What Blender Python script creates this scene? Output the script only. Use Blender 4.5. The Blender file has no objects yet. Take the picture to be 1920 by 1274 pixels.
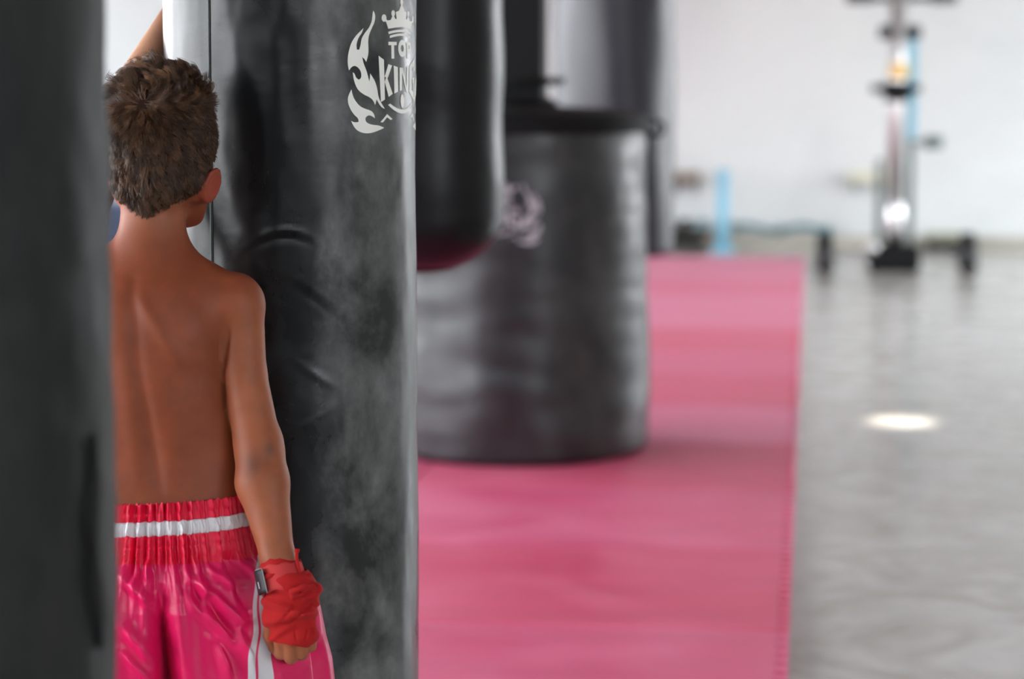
import bpy, bmesh, math, random
import numpy as np
from mathutils import Vector, Matrix, noise
from mathutils.geometry import tessellate_polygon
PI = math.pi
random.seed(4); RNG = np.random.default_rng(7)
sc = bpy.context.scene
col = sc.collection

# ------------------------------------------------------------------ camera
F = 4533.0
CAMH = 1.40
YAW = math.radians(7.0)
PITCH = math.atan(507 / F)
cp, sp, cy_, sy_ = math.cos(PITCH), math.sin(PITCH), math.cos(YAW), math.sin(YAW)
RGT = np.array([cy_, sy_, 0.0]); FWH = np.array([-sy_, cy_, 0.0])
cam_d = bpy.data.cameras.new('camera'); cam = bpy.data.objects.new('camera', cam_d); col.objects.link(cam)
cam.location = (0, 0, CAMH); cam.rotation_euler = (PI / 2 - PITCH, 0, YAW)
cam_d.sensor_width = 36; cam_d.lens = F * 36 / 1920
cam_d.clip_start = 0.05; cam_d.clip_end = 300
cam_d.dof.use_dof = True; cam_d.dof.focus_distance = 3.60; cam_d.dof.aperture_fstop = 2.6
sc.camera = cam

def at(px, py, d):
    """world point seen at pixel, at horizontal forward distance d from the camera"""
    v = (637 - py) / F
    dh = cp + v * sp; dz = -sp + v * cp
    t = d / dh
    return FWH * d + RGT * (t * (px - 960) / F) + np.array([0, 0, CAMH + t * dz])
def atz(px, py, z):
    """world point seen at pixel, at height z"""
    v = (637 - py) / F
    dh = cp + v * sp; dz = -sp + v * cp
    t = (z - CAMH) / dz
    return FWH * (t * dh) + RGT * (t * (px - 960) / F) + np.array([0, 0, z])

# ------------------------------------------------------------------ materials
def mat(name, color=(.5, .5, .5), rough=.5, metal=0, spec=.5, **k):
    m = bpy.data.materials.new(name); m.use_nodes = True
    b = m.node_tree.nodes['Principled BSDF']
    b.inputs['Base Color'].default_value = (*color, 1); b.inputs['Roughness'].default_value = rough
    b.inputs['Metallic'].default_value = metal; b.inputs['Specular IOR Level'].default_value = spec
    for q, v in k.items(): b.inputs[q.replace('_', ' ')].default_value = v
    return m
def N(m, t, **k):
    n = m.node_tree.nodes.new(t)
    for q, v in k.items():
        if hasattr(n, q): setattr(n, q, v)
        else: n.inputs[q.replace('_', ' ')].default_value = v
    return n
def L(m, a, b): m.node_tree.links.new(a, b)
def BS(m): return m.node_tree.nodes['Principled BSDF']
def coords(m, scale=(1, 1, 1), loc=(0, 0, 0)):
    tc = N(m, 'ShaderNodeTexCoord'); mp = N(m, 'ShaderNodeMapping')
    mp.inputs['Scale'].default_value = scale; mp.inputs['Location'].default_value = loc
    L(m, tc.outputs['Object'], mp.inputs['Vector']); return mp.outputs['Vector']
def ramp(m, fac, stops, interp='LINEAR'):
    r = N(m, 'ShaderNodeValToRGB'); cr = r.color_ramp; cr.interpolation = interp
    while len(cr.elements) < len(stops): cr.elements.new(.5)
    for e, (p, c) in zip(cr.elements, stops):
        e.position = p; e.color = (*c, 1) if not isinstance(c, (int, float)) else (c, c, c, 1)
    L(m, fac, r.inputs['Fac']); return r.outputs['Color']
def noise_tex(m, vec, scale=5, detail=4, rough=.55, dist=0):
    n = N(m, 'ShaderNodeTexNoise'); n.inputs['Scale'].default_value = scale; n.inputs['Detail'].default_value = detail
    n.inputs['Roughness'].default_value = rough; n.inputs['Distortion'].default_value = dist
    L(m, vec, n.inputs['Vector']); return n.outputs['Fac']
def bump(m, h, strength=.3, dist=.01):
    b = N(m, 'ShaderNodeBump'); b.inputs['Strength'].default_value = strength; b.inputs['Distance'].default_value = dist
    L(m, h, b.inputs['Height']); L(m, b.outputs['Normal'], BS(m).inputs['Normal'])
def mix(m, a, b, fac, blend='MIX'):
    x = N(m, 'ShaderNodeMix'); x.data_type = 'RGBA'; x.blend_type = blend
    for s, v in ((6, a), (7, b), (0, fac)):
        if hasattr(v, 'links'): L(m, v, x.inputs[s])
        elif isinstance(v, (int, float)): x.inputs[s].default_value = v
        else: x.inputs[s].default_value = (*v, 1)
    return x.outputs[2]

def leather(name, dark, dust, amount=(.45, .75), r0=.30, r1=.55, seed=0, bstr=.25, spec=.5):
    m = mat(name, dark, r0, spec=spec)
    v = coords(m, (1, 1, .55), (seed, seed * .7, 0))
    n1 = noise_tex(m, v, 9, 6, .62, .6)
    n2 = noise_tex(m, v, 38, 5, .6)
    d = ramp(m, n1, [(amount[0], 0), (amount[1], 1)])
    g = ramp(m, n2, [(.3, .35), (.7, 1)])
    f = mix(m, (0, 0, 0), d, g)
    L(m, mix(m, dark, dust, f), BS(m).inputs['Base Color'])
    rr = mix(m, (r0,) * 3, (r1,) * 3, f); L(m, rr, BS(m).inputs['Roughness'])
    v2 = coords(m, (1, 1, 2.2), (seed, 3, 1))
    w = noise_tex(m, v2, 7, 4, .5, 0)
    bump(m, w, bstr, .02)
    return m

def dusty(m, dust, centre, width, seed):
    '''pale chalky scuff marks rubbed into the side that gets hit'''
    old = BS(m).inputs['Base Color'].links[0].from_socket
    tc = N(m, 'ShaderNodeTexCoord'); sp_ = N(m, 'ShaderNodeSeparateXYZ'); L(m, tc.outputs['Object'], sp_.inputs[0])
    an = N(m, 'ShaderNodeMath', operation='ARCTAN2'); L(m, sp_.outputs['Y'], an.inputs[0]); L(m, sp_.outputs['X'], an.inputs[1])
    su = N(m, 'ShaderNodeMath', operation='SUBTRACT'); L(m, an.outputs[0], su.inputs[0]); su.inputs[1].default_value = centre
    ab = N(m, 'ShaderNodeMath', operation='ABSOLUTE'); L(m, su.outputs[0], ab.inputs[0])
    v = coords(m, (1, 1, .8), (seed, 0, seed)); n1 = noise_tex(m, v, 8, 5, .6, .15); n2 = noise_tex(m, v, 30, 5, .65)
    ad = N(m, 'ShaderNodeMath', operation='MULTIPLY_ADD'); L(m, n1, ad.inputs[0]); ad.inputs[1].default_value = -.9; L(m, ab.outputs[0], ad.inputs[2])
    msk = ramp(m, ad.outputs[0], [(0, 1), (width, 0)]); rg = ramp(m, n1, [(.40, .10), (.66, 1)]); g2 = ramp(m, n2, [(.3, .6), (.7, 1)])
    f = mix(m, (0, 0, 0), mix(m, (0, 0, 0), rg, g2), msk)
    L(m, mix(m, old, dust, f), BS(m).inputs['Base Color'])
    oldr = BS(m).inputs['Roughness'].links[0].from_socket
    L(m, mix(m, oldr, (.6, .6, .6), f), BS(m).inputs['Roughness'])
M = {}
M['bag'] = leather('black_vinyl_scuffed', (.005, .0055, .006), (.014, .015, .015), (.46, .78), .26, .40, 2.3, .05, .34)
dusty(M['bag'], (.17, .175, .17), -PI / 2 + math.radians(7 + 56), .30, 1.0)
M['bag2'] = leather('black_vinyl_smooth', (.005, .005, .006), (.01, .01, .01), (.4, .8), .32, .4, 5.1, .12, .2)
M['bag_near'] = leather('black_canvas_vinyl', (.010, .011, .011), (.03, .03, .026), (.35, .8), .55, .66, 8.4, .25, .22)
M['drum'] = leather('charcoal_vinyl', (.011, .012, .014), (.03, .03, .031), (.35, .8), .28, .40, 3.7, .06, .42)
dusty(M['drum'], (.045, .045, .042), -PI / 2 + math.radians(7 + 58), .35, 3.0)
M['bag_far'] = leather('navy_black_vinyl', (.014, .015, .024), (.04, .04, .045), (.4, .8), .38, .5, 6.2, .1)
M['emblem'] = mat('white_screen_print', (.90, .88, .82), .55)
M['emblem_worn'] = mat('worn_grey_print', (.36, .35, .38), .5)
M['seam'] = mat('dark_green_piping', (.008, .02, .014), .5)
M['strap'] = mat('black_webbing', (.015, .015, .016), .7)
M['chain'] = mat('galvanised_steel', (.5, .5, .5), .35, 1)
M['black'] = mat('black_rubber', (.012, .012, .013), .5)
M['steel_black'] = mat('black_painted_steel', (.004, .004, .0045), .65, spec=.2)
M['chrome'] = mat('brushed_chrome', (.60, .59, .58), .32, 1)
M['greygreen'] = mat('grey_green_steel', (.10, .13, .12), .4, .3)
M['blue'] = mat('pale_blue_plastic', (.22, .50, .64), .5)
M['teal'] = mat('teal_plastic', (.10, .22, .25), .5)
M['navy'] = mat('navy_vinyl', (.03, .045, .10), .5)
M['yellow'] = mat('amber_plastic', (.75, .50, .18), .4)
M['beige'] = mat('beige_plastic', (.62, .60, .46), .5)
M['brown'] = mat('brown_board', (.20, .15, .11), .6)
M['paper'] = mat('white_card', (.78, .78, .84), .7)
M['red_reflection'] = mat('painted_mat_reflection', (.04, .003, .004), .7, spec=.15)  # colour of the painted mat reflection under the second bag

# skin: albedo zones stored as a vertex attribute (freckled elbow, reddish ears and palms belong to the skin; the paler arms are painted light)
m = mat('skin', (.42, .155, .075), .55, spec=.32); M['skin'] = m
b = BS(m)
b.inputs['Subsurface Weight'].default_value = .12
b.inputs['Subsurface Radius'].default_value = (.35, .1, .05); b.inputs['Subsurface Scale'].default_value = .02
at_ = N(m, 'ShaderNodeAttribute'); at_.attribute_name = 'tone'
v = coords(m)
n1 = ramp(m, noise_tex(m, v, 30, 4), [(.3, (.86, .86, .86)), (.7, (1.08, 1.08, 1.08))])
L(m, mix(m, at_.outputs['Color'], n1, 1.0, 'MULTIPLY'), b.inputs['Base Color'])
bump(m, noise_tex(m, v, 450, 3), .10, .0012)

m = mat('hair', (.05, .025, .015), .36, spec=.35); M['hair'] = m
a2 = N(m, 'ShaderNodeAttribute'); a2.attribute_name = 'tone'; L(m, a2.outputs['Color'], BS(m).inputs['Base Color'])
M['scalp'] = mat('scalp_undercoat', (.028, .014, .010), .95, spec=.05)

m = mat('pink_satin', (.66, .006, .095), .38, spec=.36, Sheen_Weight=.15, Sheen_Roughness=.35); M['satin'] = m
BS(m).inputs['Sheen Tint'].default_value = (1, .25, .55, 1)
v = coords(m, (1, 1, 1)); bump(m, noise_tex(m, v, 60, 5, .6, .4), .16, .006)
pa_ = N(m, 'ShaderNodeAttribute'); pa_.attribute_name = 'panel'
L(m, mix(m, (.66, .006, .095), (.62, .60, .62), ramp(m, pa_.outputs['Fac'], [(.42, 0), (.58, 1)])), BS(m).inputs['Base Color'])
m = mat('pink_satin_waistband', (.68, .004, .040), .44, spec=.3); M['satin_band'] = m
v = coords(m); bump(m, noise_tex(m, v, 110, 4, .6, .3), .22, .004)
M['white_satin'] = mat('white_satin', (.62, .60, .62), .34)
m = mat('red_cotton_wrap', (.40, .008, .009), .85, spec=.25, Sheen_Weight=.03); M['wrap'] = m
v = coords(m); bump(m, noise_tex(m, v, 420, 3), .35, .001)
m = mat('salmon_elastic', (.52, .042, .042), .8, spec=.25); M['salmon'] = m
M['label_black'] = mat('black_label', (.01, .01, .012), .5)
M['label_white'] = mat('white_stitching', (.2, .2, .21), .6)

# foam mat
def mat_foam(name, c1, c2, seed):
    m = mat(name, c1, .46, spec=.5)
    v = coords(m, (1, 1, 1), (seed, seed, 0)); vs = coords(m, (.6, 1.6, 1), (seed * 2, 0, 0))
    a = noise_tex(m, v, 2.2, 6, .6, .5); s = noise_tex(m, vs, 4, 5, .6)
    c = mix(m, c1, c2, ramp(m, a, [(.35, 0), (.68, 1)]))
    L(m, mix(m, c, ramp(m, s, [(.3, (.93, .93, .93)), (.7, (1.05, 1.05, 1.05))]), 1.0, 'MULTIPLY'), BS(m).inputs['Base Color'])
    L(m, ramp(m, a, [(.3, .40), (.7, .58)]), BS(m).inputs['Roughness'])
    bump(m, noise_tex(m, v, 9, 6), .12, .01)
    return m
M['foam'] = mat_foam('rose_foam', (.68, .090, .20), (.74, .17, .29), 1.3)
M['foam2'] = mat_foam('faded_rose_foam', (.72, .14, .26), (.76, .22, .36), 4.1)
M['foam3'] = mat_foam('red_foam', (.64, .065, .15), (.71, .13, .23), 7.7)

# floor: swirled polished concrete
m = mat('polished_concrete', (.42, .40, .37), .30, spec=.5); M['floor'] = m
v = coords(m); n0 = noise_tex(m, v, .9, 4, .55, 1.0); n1 = noise_tex(m, v, 1.9, 5, .5, 1.9); n2 = noise_tex(m, v, 7, 3, .5)
c = mix(m, (.35, .325, .285), (.56, .55, .52), ramp(m, n1, [(.32, 0), (.66, 1)]))
c = mix(m, c, ramp(m, n0, [(.3, (.86, .85, .83)), (.7, (1.05, 1.05, 1.05))]), 1.0, 'MULTIPLY')
L(m, mix(m, c, ramp(m, n2, [(.3, (.93, .93, .93)), (.7, (1.04, 1.04, 1.04))]), 1.0, 'MULTIPLY'), BS(m).inputs['Base Color'])
L(m, ramp(m, n1, [(.3, .15), (.7, .26)]), BS(m).inputs['Roughness'])
# walls
m = mat('white_plaster', (.80, .80, .79), .8); M['wall'] = m
v = coords(m); a = noise_tex(m, v, .6, 5, .6, .4)
L(m, ramp(m, a, [(.36, (.54, .56, .555)), (.6, (.625, .645, .63))]), BS(m).inputs['Base Color']); bump(m, noise_tex(m, v, 8, 5), .1, .01)
M['wall_dim'] = mat('grey_painted_wall', (.06, .06, .06), .8)
M['ceiling'] = mat('grey_roof_sheet', (.45, .45, .45), .7)
M['frame'] = mat('dark_green_frame', (.03, .06, .045), .5)
m = mat('yard_gravel', (.42, .41, .38), .9); M['yard'] = m
v = coords(m); L(m, ramp(m, noise_tex(m, v, 3, 6), [(.3, (.35, .34, .31)), (.7, (.48, .47, .44))]), BS(m).inputs['Base Color'])
M['skirt'] = mat('beige_skirting', (.42, .40, .34), .6)

# ------------------------------------------------------------------ mesh helpers
def link(name, me, material=None, parent=None, smooth=True):
    o = bpy.data.objects.new(name, me); col.objects.link(o)
    if material is not None:
        for x in (material if isinstance(material, (list, tuple)) else [material]): me.materials.append(x)
    if parent is not None: o.parent = parent
    if smooth: me.polygons.foreach_set('use_smooth', [True] * len(me.polygons))
    return o
def obj(name, bm, material, parent=None, smooth=True, bevel=0):
    bmesh.ops.recalc_face_normals(bm, faces=bm.faces[:])
    me = bpy.data.meshes.new(name); bm.to_mesh(me); bm.free()
    o = link(name, me, material, parent, smooth)
    if bevel:
        md = o.modifiers.new('bevel', 'BEVEL'); md.width = bevel; md.segments = 2; md.limit_method = 'ANGLE'
    return o
def npmesh(name, V, Fc, material, parent=None, smooth=True):
    me = bpy.data.meshes.new(name)
    V = np.asarray(V, np.float32); Fc = np.asarray(Fc, np.int32)
    k = Fc.shape[1]
    me.vertices.add(len(V)); me.vertices.foreach_set('co', V.ravel())
    me.loops.add(Fc.size); me.loops.foreach_set('vertex_index', Fc.ravel())
    me.polygons.add(len(Fc)); me.polygons.foreach_set('loop_start', np.arange(0, Fc.size, k, dtype=np.int32))
    me.update(calc_edges=True); me.validate()
    return link(name, me, material, parent, smooth)
def tag(o, label, cat, group=None, kind=None):
    if label: o['label'] = label
    if cat: o['category'] = cat
    if group: o['group'] = group
    if kind: o['kind'] = kind
    return o
def thing(name, label, cat, loc=(0, 0, 0), rz=0, group=None):
    o = bpy.data.objects.new(name, None); col.objects.link(o); o.location = loc; o.rotation_euler = (0, 0, rz)
    o.empty_display_size = .1
    return tag(o, label, cat, group)
def box(bm, c, s, rot=None):
    mt = Matrix.Translation(c) @ (rot or Matrix.Identity(4)) @ Matrix.Diagonal((*s, 1))
    bmesh.ops.create_cube(bm, size=1, matrix=mt)
def cyl(bm, p0, p1, r, r2=None, seg=24, caps=True):
    p0, p1 = Vector(p0), Vector(p1); d = p1 - p0
    mt = Matrix.Translation((p0 + p1) / 2) @ d.to_track_quat('Z', 'Y').to_matrix().to_4x4()
    bmesh.ops.create_cone(bm, cap_ends=caps, segments=seg, radius1=r, radius2=r if r2 is None else r2, depth=d.length, matrix=mt)
def lathe(bm, prof, seg=96, c=(0, 0)):
    rings = []
    for r, z in prof:
        if r < 1e-5: rings.append([bm.verts.new((c[0], c[1], z))])
        else: rings.append([bm.verts.new((c[0] + r * math.cos(2 * PI * i / seg), c[1] + r * math.sin(2 * PI * i / seg), z)) for i in range(seg)])
    for a, b in zip(rings, rings[1:]):
        for i in range(seg):
            j = (i + 1) % seg
            if len(a) == 1 and len(b) == 1: continue
            if len(a) == 1: bm.faces.new((a[0], b[i], b[j]))
            elif len(b) == 1: bm.faces.new((a[i], a[j], b[0]))
            else: bm.faces.new((a[i], a[j], b[j], b[i]))
def tube(bm, pts, r, seg=10):
    pts = [Vector(p) for p in pts]; prev = None; rings = []
    up = Vector((0, 0, 1))
    for i, p in enumerate(pts):
        t = (pts[min(i + 1, len(pts) - 1)] - pts[max(i - 1, 0)]).normalized()
        if prev is None:
            a = t.orthogonal().normalized()
        else:
            a = (prev - t * prev.dot(t)).normalized()
        prev = a; b = t.cross(a)
        rr = r[i] if isinstance(r, (list, tuple)) else r
        rings.append([bm.verts.new(p + (a * math.cos(2 * PI * k / seg) + b * math.sin(2 * PI * k / seg)) * rr) for k in range(seg)])
    for x, y in zip(rings, rings[1:]):
        for k in range(seg):
            l = (k + 1) % seg; bm.faces.new((x[k], x[l], y[l], y[k]))
    bm.faces.new(rings[0]); bm.faces.new(rings[-1])

# ------------------------------------------------------------------ the room
WX0, WX1, WY0, WY1, WH = -6.8, 5.6, -6.0, 19.2, 3.7
def struct(name, bm, m, smooth=False):
    o = obj(name, bm, m, None, smooth); o['kind'] = 'structure'; return o
bm = bmesh.new(); box(bm, ((WX0 + WX1) / 2, (WY0 + WY1) / 2, -.06), (WX1 - WX0 + .4, WY1 - WY0 + .4, .12)); struct('floor', bm, M['floor'])
bm = bmesh.new(); box(bm, ((WX0 + WX1) / 2, -2.3, .004), (WX1 - WX0, 7.4, .008)); struct('floor_dark_added', bm, mat('dark_added_floor', (.02, .02, .021), .8, spec=.2))  # unseen dark floor added behind the camera to darken the bag's reflections
bm = bmesh.new(); box(bm, (0, 6, -.22), (90, 90, .1)); struct('ground', bm, M['yard'])
bm = bmesh.new(); box(bm, ((WX0 + WX1) / 2, WY1 + .1, WH / 2), (WX1 - WX0 + .4, .2, WH)); struct('wall_back', bm, M['wall'])
bm = bmesh.new(); lx = WX1 - WX0 + .4; mx = (WX0 + WX1) / 2
box(bm, (mx, WY0 - .1, 1.2), (lx, .2, 2.4)); box(bm, (mx, WY0 - .1, 3.4), (lx, .2, .6))
for k in range(5): box(bm, (WX0 - .05 + k * (lx - .3) / 4, WY0 - .1, 2.75), (.3, .2, .7))  # high openings between these are added to light the boy's back
struct('wall_front', bm, M['wall_dim'])
bm = bmesh.new(); box(bm, ((WX0 + WX1) / 2, WY1 - .012, .05), (WX1 - WX0, .024, .10)); struct('baseboard_back', bm, M['skirt'])
def pierced(name, x, sill, head, piers, mtl, strip=None):
    bm = bmesh.new(); ly = WY1 - WY0
    if sill > 0: box(bm, (x, (WY0 + WY1) / 2, sill / 2), (.2, ly, sill))
    box(bm, (x, (WY0 + WY1) / 2, (head + WH) / 2), (.2, ly, WH - head))
    for a, b_ in piers:
        if strip and a <= strip[0] and b_ >= strip[1]:
            y0_, y1_, z0_ = strip
            box(bm, (x, (y1_ + b_) / 2, (sill + head) / 2), (.2, b_ - y1_, head - sill)); box(bm, (x, (a + y0_) / 2, (sill + head) / 2), (.2, y0_ - a, head - sill))
            box(bm, (x, (y0_ + y1_) / 2, (sill + z0_) / 2), (.2, y1_ - y0_, z0_ - sill)); continue
        box(bm, (x, (a + b_) / 2, (sill + head) / 2), (.2, b_ - a, head - sill))
    return struct(name, bm, mtl)
pl = [(-6, -3.2), (2.0, 2.35), (6.2, 6.55), (10.4, 10.75), (14.6, 17.5), (18.6, 19.2)]
pierced('wall_left', WX0 - .1, .12, 3.15, pl, M['wall'])
pr = [(-6, 12.0), (14.6, 14.95), (18.6, 19.2)]
pierced('wall_right', WX1 + .1, .45, 3.05, pr, M['wall'], (-5.7, -.6, 1.45))
# (the right wall also has a raised strip window behind the camera, built into wall_right)
for side, X, ps, s0, h0 in (('left', WX0 - .1, pl, .12, 3.15), ('right', WX1 + .1, pr, .45, 3.05)):
    for (a0, a1), (b0, b1) in zip(ps, ps[1:]):
        bm = bmesh.new(); mid = (a1 + b0) / 2
        for z in (s0 + .025, h0 - .025): box(bm, (X, mid, z), (.06, b0 - a1, .05))
        for y in (a1 + .025, b0 - .025, mid): box(bm, (X, y, (s0 + h0) / 2), (.06, .05, h0 - s0 - .1))
        struct('window_%d' % (len([o for o in col.objects if o.name.startswith('window')]) + 1), bm, M['frame'])

# ceiling with one open roof hatch, through which the sun drops a patch on the floor
SUN_EL, SUN_AZ = math.radians(66), math.radians(28)           # sun stands to the right and ahead
sdir = np.array([math.cos(SUN_EL) * math.sin(SUN_AZ), math.cos(SUN_EL) * math.cos(SUN_AZ), math.sin(SUN_EL)])
spot = atz(1690, 790, 0)
hole = spot + sdir * (WH / sdir[2])
hx, hy = .13, .165
bm = bmesh.new()
x0, x1, y0, y1 = WX0 - .2, WX1 + .2, WY0 - .2, WY1 + .2
for (a, b_, c, d) in ((x0, hole[0] - hx, y0, y1), (hole[0] + hx, x1, y0, y1), (hole[0] - hx, hole[0] + hx, y0, hole[1] - hy), (hole[0] - hx, hole[0] + hx, hole[1] + hy, y1)):
    box(bm, ((a + b_) / 2, (c + d) / 2, WH + .01), (b_ - a, d - c, .02))
NQ = 48; ri, ro = [], []
for k in range(NQ):
    a = 2 * PI * k / NQ; c, s_ = math.cos(a), math.sin(a); q = 1 / max(abs(c), abs(s_))
    ri.append(bm.verts.new((hole[0] + hx * c, hole[1] + hy * .92 * s_, WH + .01))); ro.append(bm.verts.new((hole[0] + hx * c * q, hole[1] + hy * s_ * q, WH + .01)))
for k in range(NQ): bm.faces.new((ri[k], ri[(k + 1) % NQ], ro[(k + 1) % NQ], ro[k]))
struct('ceiling', bm, M['ceiling'])
for i, y in enumerate((2.0, 3.75, 6.3, 10.4, 15)):
    bm = bmesh.new(); box(bm, ((WX0 + WX1) / 2, y, WH - .08), (WX1 - WX0, .08, .16)); struct('trim_%d' % (i + 1), bm, M['steel_black'])

# ------------------------------------------------------------------ foam mat tiles
EX = -.028                     # open edge of the mat
TZ = .025
Y1 = atz(1100, 1173, TZ)[1]    # a seam seen across the mat
def tile(name, xr, ya, mtl, teeth, label, group):
    bm = bmesh.new(); g = .0045
    w = 1.0; wx = 1.28; pts = [(xr - wx + g, ya + g)]
    if teeth:
        p = 1 / 12; n = 12
        pts.append((xr - .036, ya + g))
        for i in range(n):
            y = ya + i * p
            pts += [(xr - .036, y + .013), (xr - g, y + .009), (xr - g, y + .069), (xr - .036, y + .065)]
        pts.append((xr - .036, ya + w - g))
    else:
        pts += [(xr - g, ya + g), (xr - g, ya + w - g)]
    pts.append((xr - wx + g, ya + w - g))
    cx, cyy = xr - wx / 2, ya + w / 2
    vs = [bm.verts.new((x - cx, y - cyy, TZ)) for x, y in pts]
    f = bm.faces.new(vs)
    r = bmesh.ops.extrude_face_region(bm, geom=[f])
    bmesh.ops.translate(bm, verts=[e for e in r['geom'] if isinstance(e, bmesh.types.BMVert)], vec=(0, 0, -TZ))
    o = obj(name, bm, mtl, None, False); o.location = (cx, cyy, 0)
    md = o.modifiers.new('bevel', 'BEVEL'); md.width = .005; md.segments = 3; md.limit_method = 'ANGLE'; md.angle_limit = 1.0
    tag(o, label, 'floor mat', group); return o
ordn = ['first', 'second', 'third', 'fourth', 'fifth', 'sixth', 'seventh', 'eighth', 'ninth', 'tenth', 'eleventh', 'twelfth', 'last']
seq = [0, 2, 0, 2, 1, 2, 0, 2, 1, 1, 0, 1, 1]
for c in range(3):
    for r in range(-3, 12):
        if r >= -1:
            k = r + 1
            if c == 0: lb = 'rose foam mat tile beside the bare concrete, %s row up from photo bottom' % ordn[k]
            elif c == 1: lb = 'rose foam mat tile one in from the edge, %s row up from photo bottom' % ordn[k]
            else: lb = 'rose foam mat tile on the inner side of the mat behind the bags'
        else:
            if c == 0: continue
            lb = 'rose foam mat tile on the near inner side under the boy'
        tile('foam_mat_tile', EX - c * 1.28, Y1 + r, M[('foam', 'foam2', 'foam3')[(seq[(r + 3) % 13] + c) % 3 if c else seq[max(r + 1, 0)]]], c == 0, lb, 'foam tiles of the pink mat')

# ------------------------------------------------------------------ bags
def ring_chain(bm, z0, z1, x, y):
    n = int((z1 - z0) / .032)
    for i in range(n):
        zc = z0 + (i + .5) * (z1 - z0) / n
        pts = []
        for k in range(13):
            a = 2 * PI * k / 12; u = .011 * math.cos(a); w = .022 * math.sin(a)
            pts.append((x + (u if i % 2 else 0), y + (0 if i % 2 else u), zc + w))
        tube(bm, pts, .0032, 6)
def bag_surface(R, ztop, zbot, wob, seg=220, rows=260, rb=.03, name='casing', parent=None, mtl=None):
    """lathe-like casing with a rounded bottom and top; wob(theta, z) -> radial change"""
    prof = []
    for i in range(13):
        a = PI / 2 * i / 12; prof.append((R - rb + rb * math.sin(a), zbot + rb - rb * math.cos(a), 0))
    for i in range(1, rows): prof.append((R, zbot + rb + (ztop - zbot - 2 * rb) * i / rows, 1))
    for i in range(13):
        a = PI / 2 * i / 12; prof.append((R - rb + rb * math.cos(a), ztop - rb + rb * math.sin(a), 0))
    th = np.arange(seg) * 2 * PI / seg
    V = [np.array([[0, 0, zbot]])]; 
    for r, z, w in prof:
        rr = r + wob(th, z)
        V.append(np.stack([rr * np.cos(th), rr * np.sin(th), np.full(seg, z)], 1))
    V.append(np.array([[0, 0, ztop]])); V = np.concatenate(V)
    n = len(prof); fc = []
    i = np.arange(seg); j = (i + 1) % seg
    for k in range(n - 1):
        a = 1 + k * seg; b_ = a + seg
        fc.append(np.stack([a + i, a + j, b_ + j, b_ + i], 1))
    me_f = np.concatenate(fc)
    o = npmesh(name, V, me_f, mtl, parent)
    bm = bmesh.new(); bm.from_mesh(o.data); bm.verts.ensure_lookup_table()
    for q in range(seg):
        bm.faces.new((bm.verts[0], bm.verts[1 + (q + 1) % seg], bm.verts[1 + q]))
        t = 1 + (n - 1) * seg; bm.faces.new((bm.verts[len(V) - 1], bm.verts[t + q], bm.verts[t + (q + 1) % seg]))
    for f in bm.faces: f.smooth = True
    bm.to_mesh(o.data); bm.free()
    return o
def hang(root, R, ztop, loc):
    """four webbing straps gathered to a ring, a chain up to the roof beam"""
    for k in range(4):
        a = PI / 4 + k * PI / 2; c, s = math.cos(a), math.sin(a)
        bm = bmesh.new()
        p = [Vector((R * .97 * c, R * .97 * s, ztop - .02)), Vector((R * .98 * c, R * .98 * s, ztop + .01)), Vector((.02 * c, .02 * s, ztop + .42))]
        w = Vector((-s, c, 0)) * .02; n_ = Vector((c, s, 0)) * .003
        vs = []
        for q in p: vs.append([bm.verts.new(q + w * e + n_ * f) for e, f in ((-1, 0), (1, 0), (1, 1), (-1, 1))])
        for x, y in zip(vs, vs[1:]):
            for i in range(4): bm.faces.new((x[i], x[(i + 1) % 4], y[(i + 1) % 4], y[i]))
        bm.faces.new(vs[0]); bm.faces.new(vs[-1])
        obj('hanging_strap', bm, M['strap'], root, False)
    bm = bmesh.new(); tube(bm, [(.03 * math.cos(2 * PI * k / 16), 0, ztop + .43 + .03 * math.sin(2 * PI * k / 16)) for k in range(17)], .005, 8)
    obj('ring', bm, M['chain'], root)
    bm = bmesh.new(); ring_chain(bm, ztop + .45, WH - .02, 0, 0); obj('chain', bm, M['chain'], root)

# --- main bag
BD = 3.86
bc = at(550, 637, BD); bloc = np.array([bc[0], bc[1], 0])
BR = .1985
def dents(th, z):
    """radial shape of the main bag: creases and pressed-in dents"""
    th = np.asarray(th, float)
    d = .0016 * np.sin(3 * th + z * 3.1) * np.sin(z * 5 + 1)
    vt = th + PI / 2 - YAW * 1.0        # 0 = facing the camera side (approx)
    vt = (vt + PI) % (2 * PI) - PI
    def g(a, zz, sa, sz): return np.exp(-((vt - a) / sa) ** 2 - ((z - zz) / sz) ** 2)
    def crease(a, zz, sa, slope, curv, h, sz=.006):
        zc = zz + slope * (vt - a) + curv * (vt - a) ** 2
        return h * np.exp(-((z - zc) / sz) ** 2) * np.exp(-((vt - a) / sa) ** 2)
    d = d + crease(.0, 1.155, .22, .02, -.25, .0016, .005) - crease(.0, 1.147, .22, .02, -.25, .0014, .006)
    d = d + crease(.35, 1.05, .18, -.16, -.1, .0009, .006) - crease(.33, 1.04, .18, -.16, -.1, .0008, .007)
    d = d + crease(.30, .93, .18, -.12, .1, .0007, .006) + crease(.2, .86, .2, .1, .1, .0005, .007)
    d = d - .005 * g(.35, .98, .35, .09) - .004 * g(.45, .75, .35, .1) - .003 * g(.2, .62, .4, .07)
    n1 = [noise.noise((math.cos(t) * 2.4, math.sin(t) * 2.4, z * 4)) for t in np.atleast_1d(th)]
    n2 = [noise.noise((math.cos(t) * 7 + 9, math.sin(t) * 7, z * 14)) for t in np.atleast_1d(th)]
    return d + .0030 * np.array(n1) + .0011 * np.array(n2)
mb = thing('punching_bag', 'long black hanging punching bag with a white flame and crown emblem beside the boy', 'punching bag', bloc)
ZB, ZT = .22, 1.98
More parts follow.
